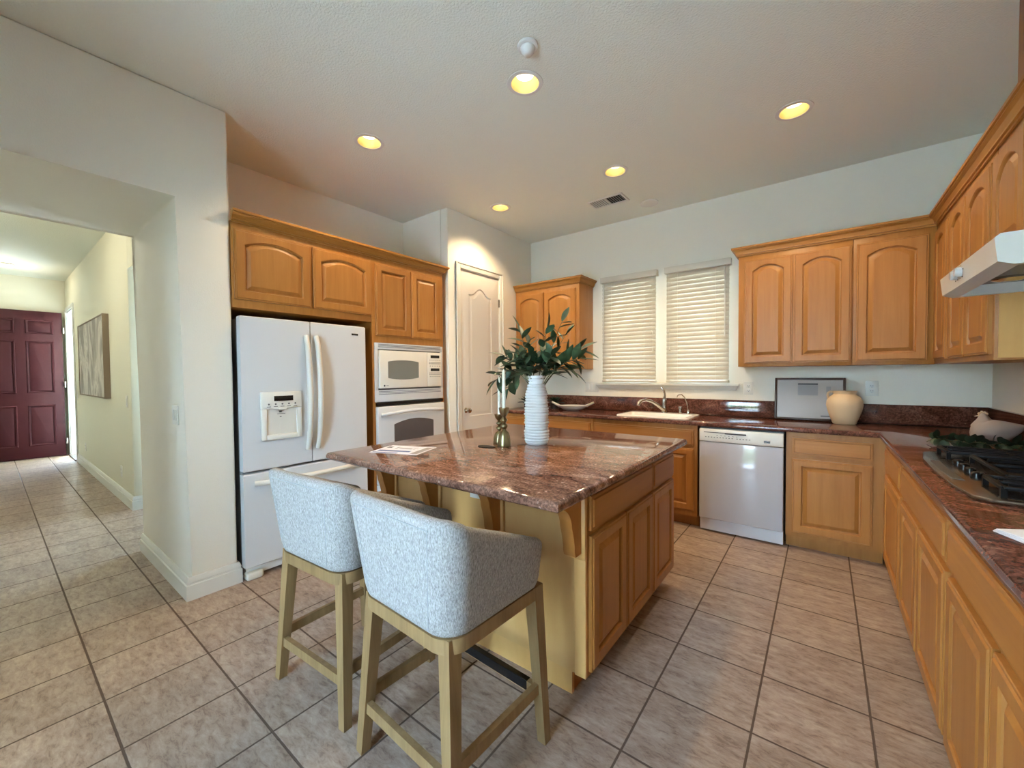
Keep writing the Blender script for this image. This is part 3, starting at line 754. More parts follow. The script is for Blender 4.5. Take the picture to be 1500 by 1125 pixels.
# counter: L shape with sink cut-out
YC, XC = 3.600, .292
m = MB()
poly = [(-2.935, 4.243), (-2.935, YC), (XC, YC), (XC, .17), (.928, .17), (.928, 4.243)]
def outset(p, d):
    n = len(p); out = []
    for i in range(n):
        a, b, c = Vector(p[i-1]), Vector(p[i]), Vector(p[(i+1) % n])
        d1 = (b-a).normalized(); d2 = (c-b).normalized()
        n1 = Vector((d1.y, -d1.x)); n2 = Vector((d2.y, -d2.x))
        mv = (n1+n2)/(1+n1.dot(n2)); out.append(b-mv*d)
    return out
def slab(m, poly, z0, z1, r=.016, k=5):
    rs = []
    for i in range(k+1):
        a = -PI/2+PI*i/k; ins = r*(1-math.cos(a)); z = (z0+z1)/2+(z1-z0)/2*math.sin(a)
        rs.append([Vector((p.x, p.y, z)) for p in outset(poly, ins)])
    m.rings(rs)
slab(m, poly, .874, .914)
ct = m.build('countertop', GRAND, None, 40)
tag(ct, 'dark red granite countertop wrapping the sink wall and cooktop wall', 'countertop')
SX0, SX1, SY0, SY1 = -1.575, -.915, 3.665, 4.115
cut(ct, [MB().box(SX0+.03, SX1-.03, SY0+.03, SY1-.11, .80, 1.0)])
bs = MB(); bs.box(-2.935, .928, 4.222, 4.243, .9145, 1.062, .003); bs.build('backsplash', GRAND, ct)
bs = MB(); bs.box(.907, .928, .17, 4.221, .9145, 1.062, .003); bs.build('backsplash', GRAND, ct)
# sink
t = empty('sink', ((SX0+SX1)/2, (SY0+SY1)/2, .915), 'white drop-in kitchen sink under the windows', 'sink')
m = MB()
def rr(x0, x1, y0, y1, z, r, k=6):
    pts = []
    for cx, cy, a0 in ((x1-r, y1-r, 0), (x0+r, y1-r, PI/2), (x0+r, y0+r, PI), (x1-r, y0+r, 1.5*PI)):
        for i in range(k+1): a = a0+PI/2*i/k; pts.append(Vector((cx+r*math.cos(a), cy+r*math.sin(a), z)))
    return pts
ix0, ix1, iy0, iy1 = SX0+.045, SX1-.045, SY0+.045, SY1-.125
m.rings([rr(SX0, SX1, SY0, SY1, .9148, .05), rr(SX0+.002, SX1-.002, SY0+.002, SY1-.002, .923, .05), rr(SX0+.012, SX1-.012, SY0+.012, SY1-.012, .928, .045),
         rr(ix0-.008, ix1+.008, iy0-.008, iy1+.008, .927, .04), rr(ix0, ix1, iy0, iy1, .918, .04), rr(ix0+.01, ix1-.01, iy0+.01, iy1-.01, .890, .035)], False, False)
m.build('rim', PORC, t)
m = MB(); m.rings([rr(ix0+.01, ix1-.01, iy0+.01, iy1-.01, .890, .035), rr(ix0+.014, ix1-.014, iy0+.014, iy1-.014, .876, .03)], False, True); m.build('basin', PORC, t)
# faucet
fx, fy = -1.235, 4.065
t = empty('faucet', (fx, fy, .928), 'satin nickel kitchen faucet with a raised lever handle', 'faucet')
MB().lathe([(.030, .928), (.030, .936), (.024, .945), (.021, .99), (.024, 1.03), (.022, 1.06), (.012, 1.072)], (fx, fy, 0), 20).build('body', CHROME, t)
pts = [(fx+.0, fy-.01, .955), (fx-.045, fy-.06, 1.005), (fx-.085, fy-.115, 1.042), (fx-.125, fy-.165, 1.058), (fx-.155, fy-.205, 1.050), (fx-.170, fy-.225, 1.030), (fx-.174, fy-.232, 1.005)]
MB().tube(pts, [.019, .016, .014, .014, .017, .018, .017], 12).build('spout', CHROME, t)
MB().tube([(fx, fy, 1.06), (fx+.006, fy, 1.10), (fx-.002, fy-.004, 1.14), (fx-.028, fy-.010, 1.175)], [.014, .011, .009, .006], 10).build('lever', CHROME, t)
sx, sy = -1.01, 4.055
tag(MB().lathe([(.020, .928), (.020, .934), (.015, .940), (.014, .975), (.019, .978), (.019, .992), (.010, .996)], (-1.082, 4.055, 0), 18).build('air_gap', CHROME), 'short chrome cylinder on the sink deck between the two faucets', 'sink fitting')
t = empty('water_dispenser_tap', (sx, sy, .928), 'slim gooseneck drinking water tap on the sink deck', 'tap')
MB().lathe([(.016, .928), (.016, .95), (.012, .962), (.006, .968)], (sx, sy, 0), 16).build('base', CHROME, t)
pts = [(sx, sy, .96), (sx-.012, sy-.004, 1.03), (sx-.030, sy-.012, 1.085), (sx-.055, sy-.025, 1.112), (sx-.080, sy-.04, 1.108), (sx-.092, sy-.047, 1.085)]
MB().tube(pts, .0045, 8).build('spout', CHROME, t)

# ------------------------------------------------------------------ island
IX0, IX1, IY0, IY1 = -2.0, -.738, 1.432, 2.585
t = empty('kitchen_island', ((IX0+IX1)/2, (IY0+IY1)/2, 0), 'maple kitchen island with drawers and doors on one side and a seating overhang', 'island')
m = MB(); m.box(IX0, IX1, IY0+.012, IY1, .10, CT); m.box(IX0+.02, IX1-.075, IY0+.03, IY1-.03, 0, .10); m.build('body', MAPLE, t)
MB().box(IX0, IX1-.05, IY0, IY0+.012, .105, CT).build('front_panel', PLY, t)
MB().box(IX1-.050, IX1, IY0-.003, IY0+.012, .10, CT, .002).build('corner_stile', PLY, t)
MB().box(IX0+.02, IX1-.07, IY0+.012, IY0+.03, 0, .10).build('toe_board', PLY, t)
drawer(FX(IX1, 1.455, .692), .725, .138, t); drawer(FX(IX1, 2.190, .692), .375, .138, t)
cab_door(FX(IX1, 1.455, .118), .358, .552, t); cab_door(FX(IX1, 1.822, .118), .358, .552, t); cab_door(FX(IX1, 2.190, .118), .375, .552, t)
for cx in (-2.005+.04, -1.600, -1.185, -.775):
    Mf = frame((cx, IY0, 0), (0, -1, 0), (1, 0, 0))
    pr = [(.0, CT-.002), (.235, CT-.002), (.235, CT-.028), (.220, CT-.034)]
    for i in range(9): a = PI/2*i/8; pr.append((.105+.112*math.cos(a)-.0, CT-.038-.06*math.sin(a)) if False else (.09+.12*(1-math.sin(a)), CT-.04-.10*(1-math.cos(a))))
    for i in range(1, 7): a = PI/2*i/6; pr.append((.09-.022*math.sin(a), CT-.14-.10*a/(PI/2)))
    pr += [(.060, CT-.262), (.0, CT-.262)]
    m = MB(); m.prism(pr, Mf, -.026, .026); cb = m.build('corbel', MAPLE, t, 30)
    m = MB(); m.box(cx-.042, cx+.042, IY0-.016, IY0-.0005, CT-.29, CT-.002, .003); m.build('back_plate', PLY, cb)
m = MB(); slab(m, [(-2.075, 2.612), (-2.075, 1.088), (-.655, 1.088), (-.655, 2.612)], .874, .914)
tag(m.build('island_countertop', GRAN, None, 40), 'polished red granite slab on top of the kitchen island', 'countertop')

# ------------------------------------------------------------------ wall plates
def plate(name, M, w, h, label, kind, n=1, group=None):
    o = M.translation; t = empty(name, o, label, 'outlet' if kind == 'out' else 'light switch', group)
    MB().lbox(M, -w/2, w/2, -h/2, h/2, 0.0005, .006, .002).build('cover_plate', WHITE2, t)
    if kind == 'out':
        for dz in (-.02, .02):
            s = MB().lbox(M, -.016, .016, dz-.014, dz+.014, .006, .008, .001).build('socket', TRIM, t)
            m = MB()
            for du in (-.006, .006): m.lbox(M, du-.0012, du+.0012, dz-.002, dz+.007, .008, .0086)
            m.lbox(M, -.002, .002, dz-.010, dz-.006, .008, .0086); m.build('slots', INK, s)
    else:
        for i in range(n):
            u = (i-(n-1)/2)*.046
            m = MB(); m.lbox(M, u-.015, u+.015, -.032, .032, .006, .0095, .0015); m.build('rocker', TRIM, t)
YWB = 4.245
plate('light_switch', FY(-2.10, YWB, 1.165), .165, .118, 'triple switch plate on the back wall left of the windows', 'sw', 3)
plate('wall_outlet', FY(-.538, YWB, 1.172), .075, .118, 'white outlet on the back wall between the window and the framed print', 'out')
plate('wall_outlet', FY(.305, YWB, 1.183), .078, .118, 'white outlet on the back wall just right of the clay pot', 'out')
plate('light_switch', FY(-3.13, .71, 1.085), .118, .118, 'double switch plate on the wall end beside the hall opening', 'sw', 2)
plate('light_switch', FY(-5.58, .88, 1.07), .075, .118, 'single switch on the hallway wall just past the painting', 'sw', 1)
plate('light_switch', FY(-9.10, .88, 1.05), .075, .118, 'small switch on the hallway wall next to the entry door frame', 'sw', 1)
plate('wall_outlet', FY(-5.95, .88, .31), .075, .118, 'low outlet on the hallway wall below the single switch', 'out')
plate('wall_outlet', FY(-8.45, .88, .31), .075, .118, 'low outlet on the hallway wall near the entry door', 'out')
plate('wall_outlet', FY(-1.32, IY0, .782), .075, .118, 'white outlet on the island front under the countertop overhang', 'out')

# hallway painting
t = empty('painting', (-7.4, .85, 1.05), 'grey abstract canvas in a thin taupe frame on the hallway wall', 'painting')
m = MB(); px0, px1, pz0, pz1 = -8.35, -6.42, 1.075, 2.035
for e in ((px0, px0+.012, pz0, pz1), (px1-.012, px1, pz0, pz1), (px0+.012, px1-.012, pz0, pz0+.012), (px0+.012, px1-.012, pz1-.012, pz1)):
    m.box(e[0], e[1], .825, .879, e[2], e[3])
m.build('frame', FRAMEL, t)
MB().box(px0+.014, px1-.014, .832, .872, pz0+.014, pz1-.014).build('canvas', ART, t)

# ------------------------------------------------------------------ bar stools
def ucurve(hw, yb, yf, r, n=10, ns=6):
    # from front-left around the back to front-right; local coords, front = +y
    pts = []
    for i in range(ns): pts.append((-hw, yf+(yb+r-yf)*i/ns))
    for i in range(n+1): a = PI+PI/2*i/n; pts.append((-hw+r+r*math.cos(a), yb+r+r*math.sin(a)))
    for i in range(1, 8): pts.append((-hw+r+(2*hw-2*r)*i/8, yb))
    for i in range(n+1): a = 1.5*PI+PI/2*i/n; pts.append((hw-r+r*math.cos(a), yb+r+r*math.sin(a)))
    for i in range(1, ns+1): pts.append((hw, yb+r+(yf-yb-r)*i/ns))
    return pts
def inset_curve(p, d):
    out = []
    for i in range(len(p)):
        a = Vector(p[max(i-1, 0)]); c = Vector(p[min(i+1, len(p)-1)]); t = (c-a).normalized(); out.append(Vector(p[i])+Vector((-t.y, t.x))*d)
    return out
def make_stool(label):
    t = empty('bar_stool', (0, 0, 0), label, 'bar stool', 'upholstered bar stools at the island')
    z0, zb = .572, .925; NS = 6
    lo = ucurve(.238, -.232, .165, .085); hi = ucurve(.283, -.268, .175, .085)
    def rimz(p):
        x, y = p
        k = min(1, max(0, (y+.262)/.09)); k = k*k*(3-2*k)
        arm = .903-.150*min(1, max(0, (y+.2)/.37))
        return zb+(arm-zb)*k
    th = .046; sec = []
    for i in range(len(lo)):
        lp, hp = Vector(lo[i]), Vector(hi[i])
        a = Vector(hi[max(i-1, 0)]); c = Vector(hi[min(i+1, len(hi)-1)]); tg = (c-a).normalized(); nin = Vector((-tg.y, tg.x))
        zt = rimz(hi[i]); ring = []
        def at(z): return lp+(hp-lp)*((z-z0)/(zb-z0))
        ring.append((at(z0)+nin*.016, z0)); ring.append((at(z0)+nin*.006, z0+.004)); ring.append((at(z0)+nin*.001, z0+.014))
        for k in range(NS+1):
            z = z0+.04+(zt-.03-z0-.04)*k/NS; ring.append((at(z), z))
        for k in range(1, 8):
            an = PI*k/8; p = at(zt-.024)+nin*(th/2*(1-math.cos(an))); ring.append((p, zt-.024+.024*math.sin(an)))
        for k in range(NS+1):
            z = zt-.03+(z0+.05-(zt-.03))*k/NS; ring.append((at(z)+nin*th, z))
        ring.append((at(z0)+nin*th, z0))
        sec.append([Vector((p.x, p.y, z)) for p, z in ring])
    # rounded front ends
    def endcap(s, dirn):
        cen = sum(s, Vector())/len(s); return [p+Vector((0, dirn, 0))+(cen-p)*.10 for p in s]
    m = MB(); m.rings([endcap(sec[0], .012)]+sec+[endcap(sec[-1], .012)])
    sh = m.build('backrest', FAB, t, 50, False)
    # seams
    for s in (-1, 1):
        pts = []
        for k in range(9):
            z = z0+.016+(zb-.046-z0)*k/8; f = (z-z0)/(zb-z0)
            hw = .238+(.283-.238)*f; yb = -.232+(-.268+.232)*f
            pts.append((s*(hw-.085-.002), yb-.0004, z))
        MB().tube(pts, .0011, 6).build('seam', base('seam_grey', 'a5a7a6', .9)[0], sh, 35, False)  # seam lines in one plain grey
    m = MB(); pts = [(-.198+.396*k/10, -.2665, zb-.030) for k in range(11)]; m.tube(pts, .0016, 6); m.build('seam', bpy.data.materials['seam_grey'], sh, 35, False)
    m = MB(); m.box(-.205, .205, -.195, .20, z0+.001, .655, .03, 4); m.build('seat_cushion', FAB, t, 50, False)
    # wood apron
    ap = ucurve(.232, -.228, .215, .075); ai = inset_curve(ap, .028)
    secs = [[Vector((o.x, o.y, z0-.045)), Vector((o.x, o.y, z0-.001)), Vector((q.x, q.y, z0-.001)), Vector((q.x, q.y, z0-.045))] for o, q in zip([Vector(p) for p in ap], ai)]
    m = MB(); m.rings(secs); m.box(-.204, .204, .187, .215, z0-.045, z0-.001); m.build('seat_frame', OAK, t, 30, False)
    def leg(sx, sy):
        m = MB(); tx, ty = sx*(.192 if sy < 0 else .208), (-.188 if sy < 0 else .191); bx, by = sx*.235, (-.222 if sy < 0 else .214)
        h1, h0 = .024, .017
        def q(cx, cy, h, z): return [Vector((cx-h, cy-h, z)), Vector((cx+h, cy-h, z)), Vector((cx+h, cy+h, z)), Vector((cx-h, cy+h, z))]
        m.rings([q(bx, by, h0, 0), q(tx, ty, h1, z0-.002)])
        m.build('leg', OAK, t, 20, False)
    for sx in (-1, 1):
        for sy in (-1, 1): leg(sx, sy)
    def stretch(a, b, w, h):
        m = MB(); a, b = Vector(a), Vector(b); d = (b-a).normalized(); s = d.cross(Vector((0, 0, 1))).normalized(); up = Vector((0, 0, 1))
        m.rings([[p+s*w*i+up*h*j for i, j in ((-1, -1), (1, -1), (1, 1), (-1, 1))] for p in (a, b)]); return m
    stretch((-.218, -.214, .165), (.218, -.214, .165), .010, .019).build('stretcher', OAK, t, 20, False)
    for s in (-1, 1): stretch((s*.224, -.205, .200), (s*.222, .200, .200), .010, .019).build('stretcher', OAK, t, 20, False)
    fr = stretch((-.220, .207, .175), (.220, .207, .175), .010, .019).build('stretcher', OAK, t, 20, False)
    m = MB(); m.box(-.17, .17, .1955, .2185, .160, .196, .001); m.build('foot_guard', BLACK, fr, 20, False)
    return t
def copy_tree(o, parent=None):
    c = o.copy(); C.objects.link(c)
    if parent: c.parent = parent
    for ch in list(o.children): copy_tree(ch, c)
    return c
st = make_stool('pale grey upholstered bar stool with oak legs, overlapping the view of the other stool')
st2 = copy_tree(st); st2['label'] = 'pale grey upholstered bar stool with oak legs, the one beside the refrigerator'
st.location = (-1.03, .995, 0); st.rotation_euler = (0, 0, math.radians(-2.5))
st2.location = (-1.655, 1.0, 0); st2.rotation_euler = (0, 0, math.radians(3.5))

# ------------------------------------------------------------------ things on the island
IZ = .9142
vx, vy = -1.315, 1.945
prof = []; prng = random.Random(3)
H = .395
shape = [(0, .056), (.03, .066), (.10, .070), (.2, .069), (.4, .068), (.6, .065), (.75, .060), (.84, .050), (.90, .042), (.935, .042), (1, .050)]
def rad(f):
    for (a, ra), (b, rb) in zip(shape, shape[1:]):
        if a <= f <= b: return ra+(rb-ra)*(f-a)/(b-a)
    return shape[-1][1]
nr = 24
for k in range(nr):
    f0 = k/nr; f1 = (k+1)/nr; j = prng.uniform(-.002, .003)
    for q, o in ((.04, -.0045), (.25, .0012), (.5, .0028), (.8, .001)):
        f = f0+(f1-f0)*q; prof.append((rad(f)+o+j, IZ+H*f))
prof[0] = (rad(0), IZ); prof.append((rad(1), IZ+H)); prof.append((rad(1)-.008, IZ+H-.001)); prof.append((.032, IZ+H*.9)); prof.append((.040, IZ+H*.5))
wv = [prng.uniform(0, 6.28) for _ in prof]
tag(MB().lathe(prof, (vx, vy, 0), 40, wob=lambda a, k: .016*math.sin(2*a+wv[k//4*4 % len(wv)])+.010*math.sin(5*a+wv[(k//4*4+1) % len(wv)])).build('vase', VASEM, None, 60), 'tall white ridged plaster vase in the middle of the island', 'vase')

# greenery
def leaf(m, p, d, up, L, W):
    d = d.normalized(); s = d.cross(up)
    if s.length < .01: s = d.cross(Vector((1, 0, 0)))
    s.normalize(); nrm = s.cross(d).normalized()
    rows = []
    for i in range(6):
        f = i/5; w_ = W*math.sin(PI*min(.98, .06+f*.94))**.8; droop = -.10*L*f*f
        c = p+d*L*f+nrm*droop
        rows.append((c-s*w_+nrm*w_*.25, c, c+s*w_+nrm*w_*.25))
    V = [[m.bm.verts.new(q) for q in r] for r in rows]
    for a, b in zip(V, V[1:]):
        for k in range(2): m.bm.faces.new((a[k], a[k+1], b[k+1], b[k]))
def branch(parent, start, tip, bend, nl, L, W, rng, mat=LEAF, zmin=None):
    start, tip = Vector(start), Vector(tip); mid = (start+tip)/2+Vector(bend)
    pts = [start*(1-f)**2+mid*2*f*(1-f)+tip*f*f for f in [i/10 for i in range(11)]]
    st = MB().tube(pts, [.0032-.0018*i/10 for i in range(11)], 6).build('branch', STEM, parent)
    m = MB()
    for i in range(nl):
        f = .28+.72*(i+.5)/nl; q = min(9, int(f*10)); p = pts[q].lerp(pts[q+1], f*10-q)
        tg = (pts[q+1]-pts[q]).normalized()
        a = i*2.4+rng.uniform(-.5, .5); sd = tg.cross(Vector((math.cos(a), math.sin(a), .3))).normalized()
        dr = (tg*rng.uniform(.35, .8)+sd*rng.uniform(.6, 1.)).normalized()
        leaf(m, p, dr, Vector((rng.uniform(-.4, .4), rng.uniform(-.4, .4), 1)), L*rng.uniform(.75, 1.15), W*rng.uniform(.8, 1.15))
    leaf(m, pts[-1], (pts[-1]-pts[-2]), Vector((0.3, 0, 1)), L, W)
    if zmin is not None:
        for v in m.bm.verts: v.co.z = max(v.co.z, zmin+.002+.0004*(v.index % 5))
    m.build('leaves', mat, st, 60)
rng = random.Random(11)
t = empty('greenery_bouquet', (vx, vy, IZ+.2), 'loose bunch of dark green leafy branches standing in the white vase', 'greenery')
S = (vx, vy, IZ+.30)
R_ = Vector((math.cos(YAW), -math.sin(YAW), 0)); F_ = Vector((math.sin(YAW), math.cos(YAW), 0))
def bp(dr, df, z): return Vector((vx, vy, 0))+R_*dr+F_*df+Vector((0, 0, z))
for dr, df, z, bend, nl, L, W in (
    (.155, .03, 1.625, (0, 0, .05), 9, .095, .019), (.06, -.05, 1.58, (0, 0, .05), 9, .085, .020), (-.095, .0, 1.57, (0, 0, .06), 10, .095, .021), (-.19, .06, 1.43, (0, 0, .09), 12, .095, .020),
    (-.235, .03, 1.28, (0, 0, .18), 13, .100, .024), (-.165, .03, 1.23, (0, 0, .22), 11, .105, .026), (.265, .05, 1.46, (0, 0, .06), 11, .115, .023), (.24, -.06, 1.40, (0, 0, .1), 12, .105, .022), (.19, .10, 1.56, (0, 0, .05), 8, .085, .010), (.215, .0, 1.33, (0, 0, .15), 5, .10, .021),
    (-.04, .08, 1.50, (0, 0, .04), 12, .080, .021), (-.10, -.10, 1.43, (0, 0, .06), 12, .085, .022), (.08, -.10, 1.42, (0, 0, .06), 12, .085, .022), (-.15, .05, 1.40, (0, 0, .08), 11, .085, .021), (.14, -.02, 1.40, (0, 0, .07), 11, .085, .021)):
    branch(t, bp(dr*.08, df*.08, IZ+.30), bp(dr, df, z), bend, nl, L, W, rng)
m = MB()
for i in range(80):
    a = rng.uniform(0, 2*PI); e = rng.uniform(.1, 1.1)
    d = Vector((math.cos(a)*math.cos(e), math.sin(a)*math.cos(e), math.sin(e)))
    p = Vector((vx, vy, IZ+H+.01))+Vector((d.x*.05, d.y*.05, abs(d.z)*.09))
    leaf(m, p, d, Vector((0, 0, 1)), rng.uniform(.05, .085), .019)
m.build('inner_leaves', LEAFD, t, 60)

# candlesticks
CB = (-1.42, 1.775); CA = (-1.505, 1.838)
def candlestick(x, y, h, label, clabel, ch):
    prof = [(.037, 0), (.039, .004), (.038, .012), (.035, .04), (.031, .062), (.024, .080), (.012, .090), (.010, .096), (.019, .108), (.021, .114), (.018, .122), (.010, .130), (.012, .136), (.020, .146), (.020, .152), (.012, .162), (.010, .168), (.016, .176), (.024, .190), (.028, .206), (.030, .219), (.027, .220), (.0115, .210), (.0115, .196)]
    s = h/.22
    tag(MB().lathe([(r, IZ+z*s) for r, z in prof], (x, y, 0), 28).build('candlestick', BRASS, None, 50), label, 'candlestick', 'brass candlesticks on the island')
    t = empty('taper_candle', (x, y, IZ+.197*s), clabel, 'candle', 'taper candles on the island')
    zb = IZ+.197*s
    MB().lathe([(.0108, zb), (.0108, zb+.02), (.0100, zb+ch-.03), (.008, zb+ch-.012), (.003, zb+ch)], (x, y, 0), 18).build('wax', CREAM, t, 50)
    MB().tube([(x, y, zb+ch-.002), (x+.001, y, zb+ch+.008)], .0008, 6).build('wick', INK, t)
candlestick(CB[0], CB[1], .216, 'aged brass candlestick in front, holding the taller candle', 'cream taper candle in the front brass candlestick', .238)
candlestick(CA[0], CA[1], .172, 'aged brass candlestick behind, holding the shorter candle', 'cream taper candle in the rear brass candlestick, its tip lower', .240)
m = MB(); pts = [Vector((-1.485+.055*math.cos(a)-.012*math.sin(a), 1.70+.032*math.sin(a)+.01*math.cos(a), IZ+.0006)) for a in [2*PI*i/24 for i in range(24)]]
m.rings([pts, [p+Vector((0, 0, .003)) for p in pts]]); lf = MB()
tag(m.build('snuffer_plate', IRON), 'thin dark leaf-shaped plate lying beside the candlesticks', 'plate')
m.bm = None
# flyers
def sheet(name, cx, cy, w_, h_, rot, z, label, marks):
    M = Matrix.Translation((cx, cy, z)) @ Matrix.Rotation(rot, 4, 'Z')
    t = empty(name, (cx, cy, z), label, 'paper', 'papers on the island')
    MB().box(-w_/2, w_/2, -h_/2, h_/2, 0, .0012, 0, 2, M).build('page', PAPER, t)
    by = {}
    for (u0, u1, v0, v1, mat) in marks: by.setdefault(mat.name, (mat, MB()))[1].box(u0, u1, v0, v1, .0012, .0015, 0, 2, M)
    for k, (mat, mb) in by.items(): mb.build('print', mat, t)
sheet('flyer', -1.79, 1.37, .28, .216, math.radians(20), IZ, 'white flyer lying lowest in the stack of papers on the island', [(-.13, .02, -.10, -.085, BLUEP), (.09, .13, -.09, .09, GREYP)])
sheet('flyer', -1.825, 1.367, .215, .150, math.radians(22), IZ+.0017, 'white flyer with a blue printed band in the stack of papers', [(-.09, .10, -.072, -.045, BLUEP), (-.09, -.06, .02, .05, INK), (-.03, .09, .0, .05, GREYP)])
sheet('business_card', -1.80, 1.40, .10, .055, math.radians(15), IZ+.0034, 'small printed card on top of the papers on the island', [(-.04, .04, -.02, .0, GREYP)])

# ------------------------------------------------------------------ things on the counter
KZ = .9145
t = empty('picture_frame', (-.09, 4.17, KZ), 'dark wood framed print leaning on the back counter', 'picture frame')
Mf = Matrix.Translation((-.093, 4.160, KZ+.002)) @ Matrix.Rotation(math.radians(-9), 4, 'X') @ Matrix(((1, 0, 0, 0), (0, 0, -1, 0), (0, 1, 0, 0), (0, 0, 0, 1)))
fw_, fh_ = .475, .352
m = MB()
for e in ((-fw_/2, -fw_/2+.016, 0, fh_), (fw_/2-.016, fw_/2, 0, fh_), (-fw_/2+.016, fw_/2-.016, 0, .016), (-fw_/2+.016, fw_/2-.016, fh_-.016, fh_)):
    m.lbox(Mf, e[0], e[1], e[2], e[3], -.004, .022, .002)
m.build('frame', FRAMEW, t)
m = MB(); m.lbox(Mf, -fw_/2+.014, fw_/2-.014, .014, fh_-.014, -.002, .004); pp = m.build('print', base('glazed_print', 'b3a598', .3)[0], t)
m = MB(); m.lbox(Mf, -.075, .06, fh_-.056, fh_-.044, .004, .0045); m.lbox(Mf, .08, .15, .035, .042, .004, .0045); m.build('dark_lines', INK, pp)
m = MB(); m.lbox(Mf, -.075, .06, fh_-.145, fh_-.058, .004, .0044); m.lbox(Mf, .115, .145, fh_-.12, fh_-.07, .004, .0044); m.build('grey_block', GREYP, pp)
px_, py_ = .133, 4.035
t = empty('clay_pot', (px_, py_, KZ), 'cream clay pot with a small loop handle on the back counter', 'pot')
MB().lathe([(.066, KZ), (.072, KZ+.004), (.088, KZ+.05), (.104, KZ+.10), (.113, KZ+.145), (.110, KZ+.180), (.095, KZ+.207), (.074, KZ+.222), (.068, KZ+.232), (.074, KZ+.248), (.076, KZ+.254), (.070, KZ+.255), (.062, KZ+.235), (.085, KZ+.20), (.09, KZ+.10)], (px_, py_, 0), 36).build('body', POTM, t, 50)
for s in (-1,):
    c0 = Vector((px_, py_, 0)); d = Vector((s*.97, -.1, 0))
    pts = [c0+d*r+Vector((0, 0, KZ+z)) for r, z in ((.070, .243), (.088, .250), (.103, .240), (.107, .220), (.103, .196))]
    MB().tube(pts, .0075, 10).build('handle', POTM, t, 50)
# oval dish
t = empty('oval_dish', (-2.19, 3.95, KZ), 'greige oval serving dish with two upswept handles on the back counter', 'dish')
bx, by_ = -2.19, 3.95
Mo = Matrix.Translation((bx, by_, KZ)) @ Matrix.Rotation(math.radians(20), 4, 'Z') @ Matrix.Diagonal((1.25, .8, 1, 1))
MB().lathe([(.055, 0), (.080, .004), (.112, .030), (.128, .052), (.125, .054), (.108, .034), (.07, .012), (.01, .011)], seg=36, M=Mo).build('bowl', BOWLM, t, 50)
for s in (-1, 1):
    m = MB(); pts = [Mo @ Vector((s*r, 0, z)) for r, z in ((.118, .046), (.150, .066), (.185, .088))]
    m.tube(pts, [.016, .014, .012], 8); m.build('handle', BOWLM, t, 50)
# succulents
def succulent(x, y, r, label):
    t = empty('potted_succulent', (x, y, KZ), label, 'plant', 'dark green rosette plants by the pantry corner')
    MB().lathe([(.05, KZ), (.056, KZ+.05), (.05, KZ+.055), (.01, KZ+.05)], (x, y, 0), 20).build('pot', base('dark_pot', '2c2620', .6)[0], t)
    m = MB(); rg = random.Random(int(x*100))
    for ring, (n, el, L) in enumerate(((9, .15, 1.), (9, .5, .95), (7, .85, .8), (5, 1.2, .6))):
        for i in range(n):
            a = 2*PI*(i+ring*.4)/n; d = Vector((math.cos(a)*math.cos(el), math.sin(a)*math.cos(el), math.sin(el)))
            leaf(m, Vector((x, y, KZ+.06)), d, Vector((0, 0, 1)), r*L, r*.2)
    m.build('rosette', LEAFD, t, 60)
succulent(-2.77, 3.93, .14, 'dark green rosette plant closest to the pantry door, behind the vase')
succulent(-2.47, 4.03, .13, 'dark green rosette plant between the other one and the oval dish')

# cooktop
t = empty('gas_cooktop', (.61, 2.3, KZ), 'stainless gas cooktop with black grates', 'cooktop')
m = MB(); cpoly = [(.86, 2.79), (.43, 2.79), (.385, 2.755), (.357, 2.55), (.350, 2.3), (.357, 2.05), (.375, 1.88), (.41, 1.845), (.86, 1.845)]
slab(m, cpoly, KZ, KZ+.016, .006, 4); m.build('pan', STEEL, t, 40)
m = MB()
def pol(m, pts, z0, z1): m.rings([[Vector((x, y, z0)) for x, y in pts], [Vector((x, y, z1)) for x, y in pts]])
pol(m, [(.83, 2.76), (.47, 2.76), (.425, 2.73), (.415, 2.58), (.83, 2.56)], KZ+.0155, KZ+.018)
pol(m, [(.83, 2.07), (.425, 2.03), (.43, 1.905), (.455, 1.88), (.83, 1.88)], KZ+.0155, KZ+.018)
pol(m, [(.83, 2.53), (.52, 2.52), (.49, 2.3), (.52, 2.09), (.83, 2.09)], KZ+.0155, KZ+.018)
m.build('burner_well', BLACK, t)
pol_m = MB(); pol(pol_m, [(.402, 2.50), (.372, 2.49), (.366, 2.3), (.372, 2.11), (.402, 2.10), (.396, 2.3)], KZ+.0155, KZ+.0175); pol_m.build('control_strip', base('strip_brown', '4d463c', .4)[0], t)
for i in range(4):
    y = 2.18+i*.085
    MB().lathe([(.017, KZ+.016), (.016, KZ+.034), (.012, KZ+.038), (.003, KZ+.039)], (.445, y, 0), 18).build('knob', BLACK, t)
for cx, cy, rr_ in ((.54, 2.66, .045), (.74, 2.66, .04), (.54, 1.97, .045), (.74, 1.97, .04), (.67, 2.3, .055)):
    MB().lathe([(rr_, KZ+.017), (rr_, KZ+.026), (rr_*.8, KZ+.030), (rr_*.2, KZ+.031)], (cx, cy, 0), 20).build('burner', IRON, t)
def grate(x0, x1, y0, y1):
    m = MB(); zt = KZ+.052; b = .007
    for x in (x0, (x0+x1)/2, x1): m.box(x-b, x+b, y0, y1, zt-.012, zt, .002)
    for y in (y0, (y0+y1)/2, y1): m.box(x0, x1, y-b, y+b, zt-.012, zt, .002)
    for k in range(1, 4):
        y = y0+(y1-y0)*k/4; m.box(x0+.02, x1-.02, y-.004, y+.004, zt-.008, zt+.002)
    for x in (x0, x1):
        for y in (y0, y1): m.box(x-b, x+b, y-b, y+b, KZ+.017, zt-.006)
    m.build('grate', IRON, t)
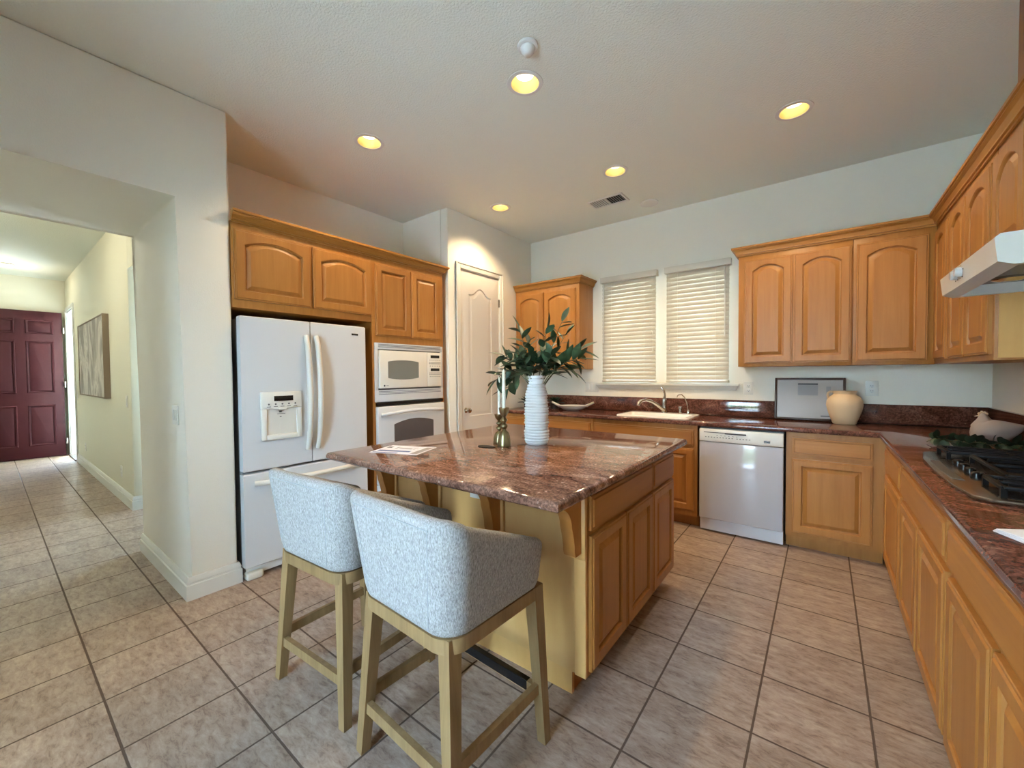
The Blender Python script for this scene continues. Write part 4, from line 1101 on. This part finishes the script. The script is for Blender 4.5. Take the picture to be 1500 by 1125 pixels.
grate(.44, .82, 2.57, 2.755); grate(.50, .82, 2.10, 2.52); grate(.44, .82, 1.885, 2.06)

# hen figurine
hx, hy = .745, 3.38
t = empty('hen_figurine', (hx, hy, KZ), 'speckled white ceramic hen figurine in the counter corner', 'figurine')
m = MB(); rings = []
Mh = Matrix.Translation((hx, hy, KZ)) @ Matrix.Rotation(math.radians(-5), 4, 'Z')
body = [(-.085,.055,.01,.01),(-.078,.058,.04,.042),(-.055,.063,.058,.060),(-.02,.067,.066,.066),(.02,.067,.062,.064),(.055,.072,.048,.052),(.080,.082,.032,.036),(.100,.092,.02,.022),(.112,.100,.006,.010)]
for x, z, ry, rz in body:
    rings.append([Mh @ Vector((x, ry*math.cos(a), max(.0, z+rz*math.sin(a)))) for a in [2*PI*i/20 for i in range(20)]])
m.rings(rings)
neck = [(-.026,.095,.058),(-.029,.116,.042),(-.032,.134,.027),(-.034,.148,.019),(-.036,.158,.016),(-.037,.167,.006)]
m.rings([[Mh @ Vector((x+r*math.cos(a), r*.85*math.sin(a), z)) for a in [2*PI*i/16 for i in range(16)]] for x, z, r in neck])
m.build('body', HENM, t, 60)
m = MB()
for k, (x, z) in enumerate(((-.050, .163), (-.041, .171), (-.031, .169), (-.023, .162))): m.ell(Mh @ Vector((x, 0, z)), (.007, .004, .008), 10, 8)
m.build('comb', base('pale_tan_glaze', 'c9ab8c', .4)[0], t, 60)
m = MB(); m.rings([[Mh @ Vector((-.050, .005*math.cos(a), .152+.005*math.sin(a))) for a in [2*PI*i/8 for i in range(8)]], [Mh @ Vector((-.068, .001*math.cos(a), .148+.001*math.sin(a))) for a in [2*PI*i/8 for i in range(8)]]]); m.build('beak', bpy.data.materials['pale_tan_glaze'], t, 60)
# garland
rng = random.Random(5)
t = empty('leaf_garland', (.66, 3.05, KZ), 'green leafy garland lying on the counter in front of the hen', 'greenery')
for k in range(5):
    x0 = .46+k*.068; y0 = 3.13-.02*k
    branch(t, (x0, y0+.05, KZ+.012), (x0+.06, y0-.07+rng.uniform(-.03, .03), KZ+.035), (0, 0, .03), 9, .06, .020, rng, LEAFD, KZ)
t = empty('canister', (.845, 2.90, KZ), 'black tapered canister on the counter under the upper cabinet side', 'canister')
MB().lathe([(.058, KZ), (.060, KZ+.01), (.052, KZ+.22), (.048, KZ+.235)], (.845, 2.90, 0), 28).build('body', BLACK, t)
MB().lathe([(.049, KZ+.235), (.049, KZ+.255), (.012, KZ+.262), (.012, KZ+.28), (.004, KZ+.285)], (.845, 2.90, 0), 24).build('lid', BLACK, t)
t = empty('folded_towel', (.475, 1.49, KZ), 'folded white paper towel on the counter near the cooktop', 'towel')
m = MB()
for k in range(3): m.box(-.10, .10, -.07, .07, .004*k+.0003, .004*k+.004, .0015, 2, Matrix.Translation((.462+.002*k, 1.515, KZ)) @ Matrix.Rotation(math.radians(25+3*k), 4, 'Z'))
m.build('cloth', PAPER, t)
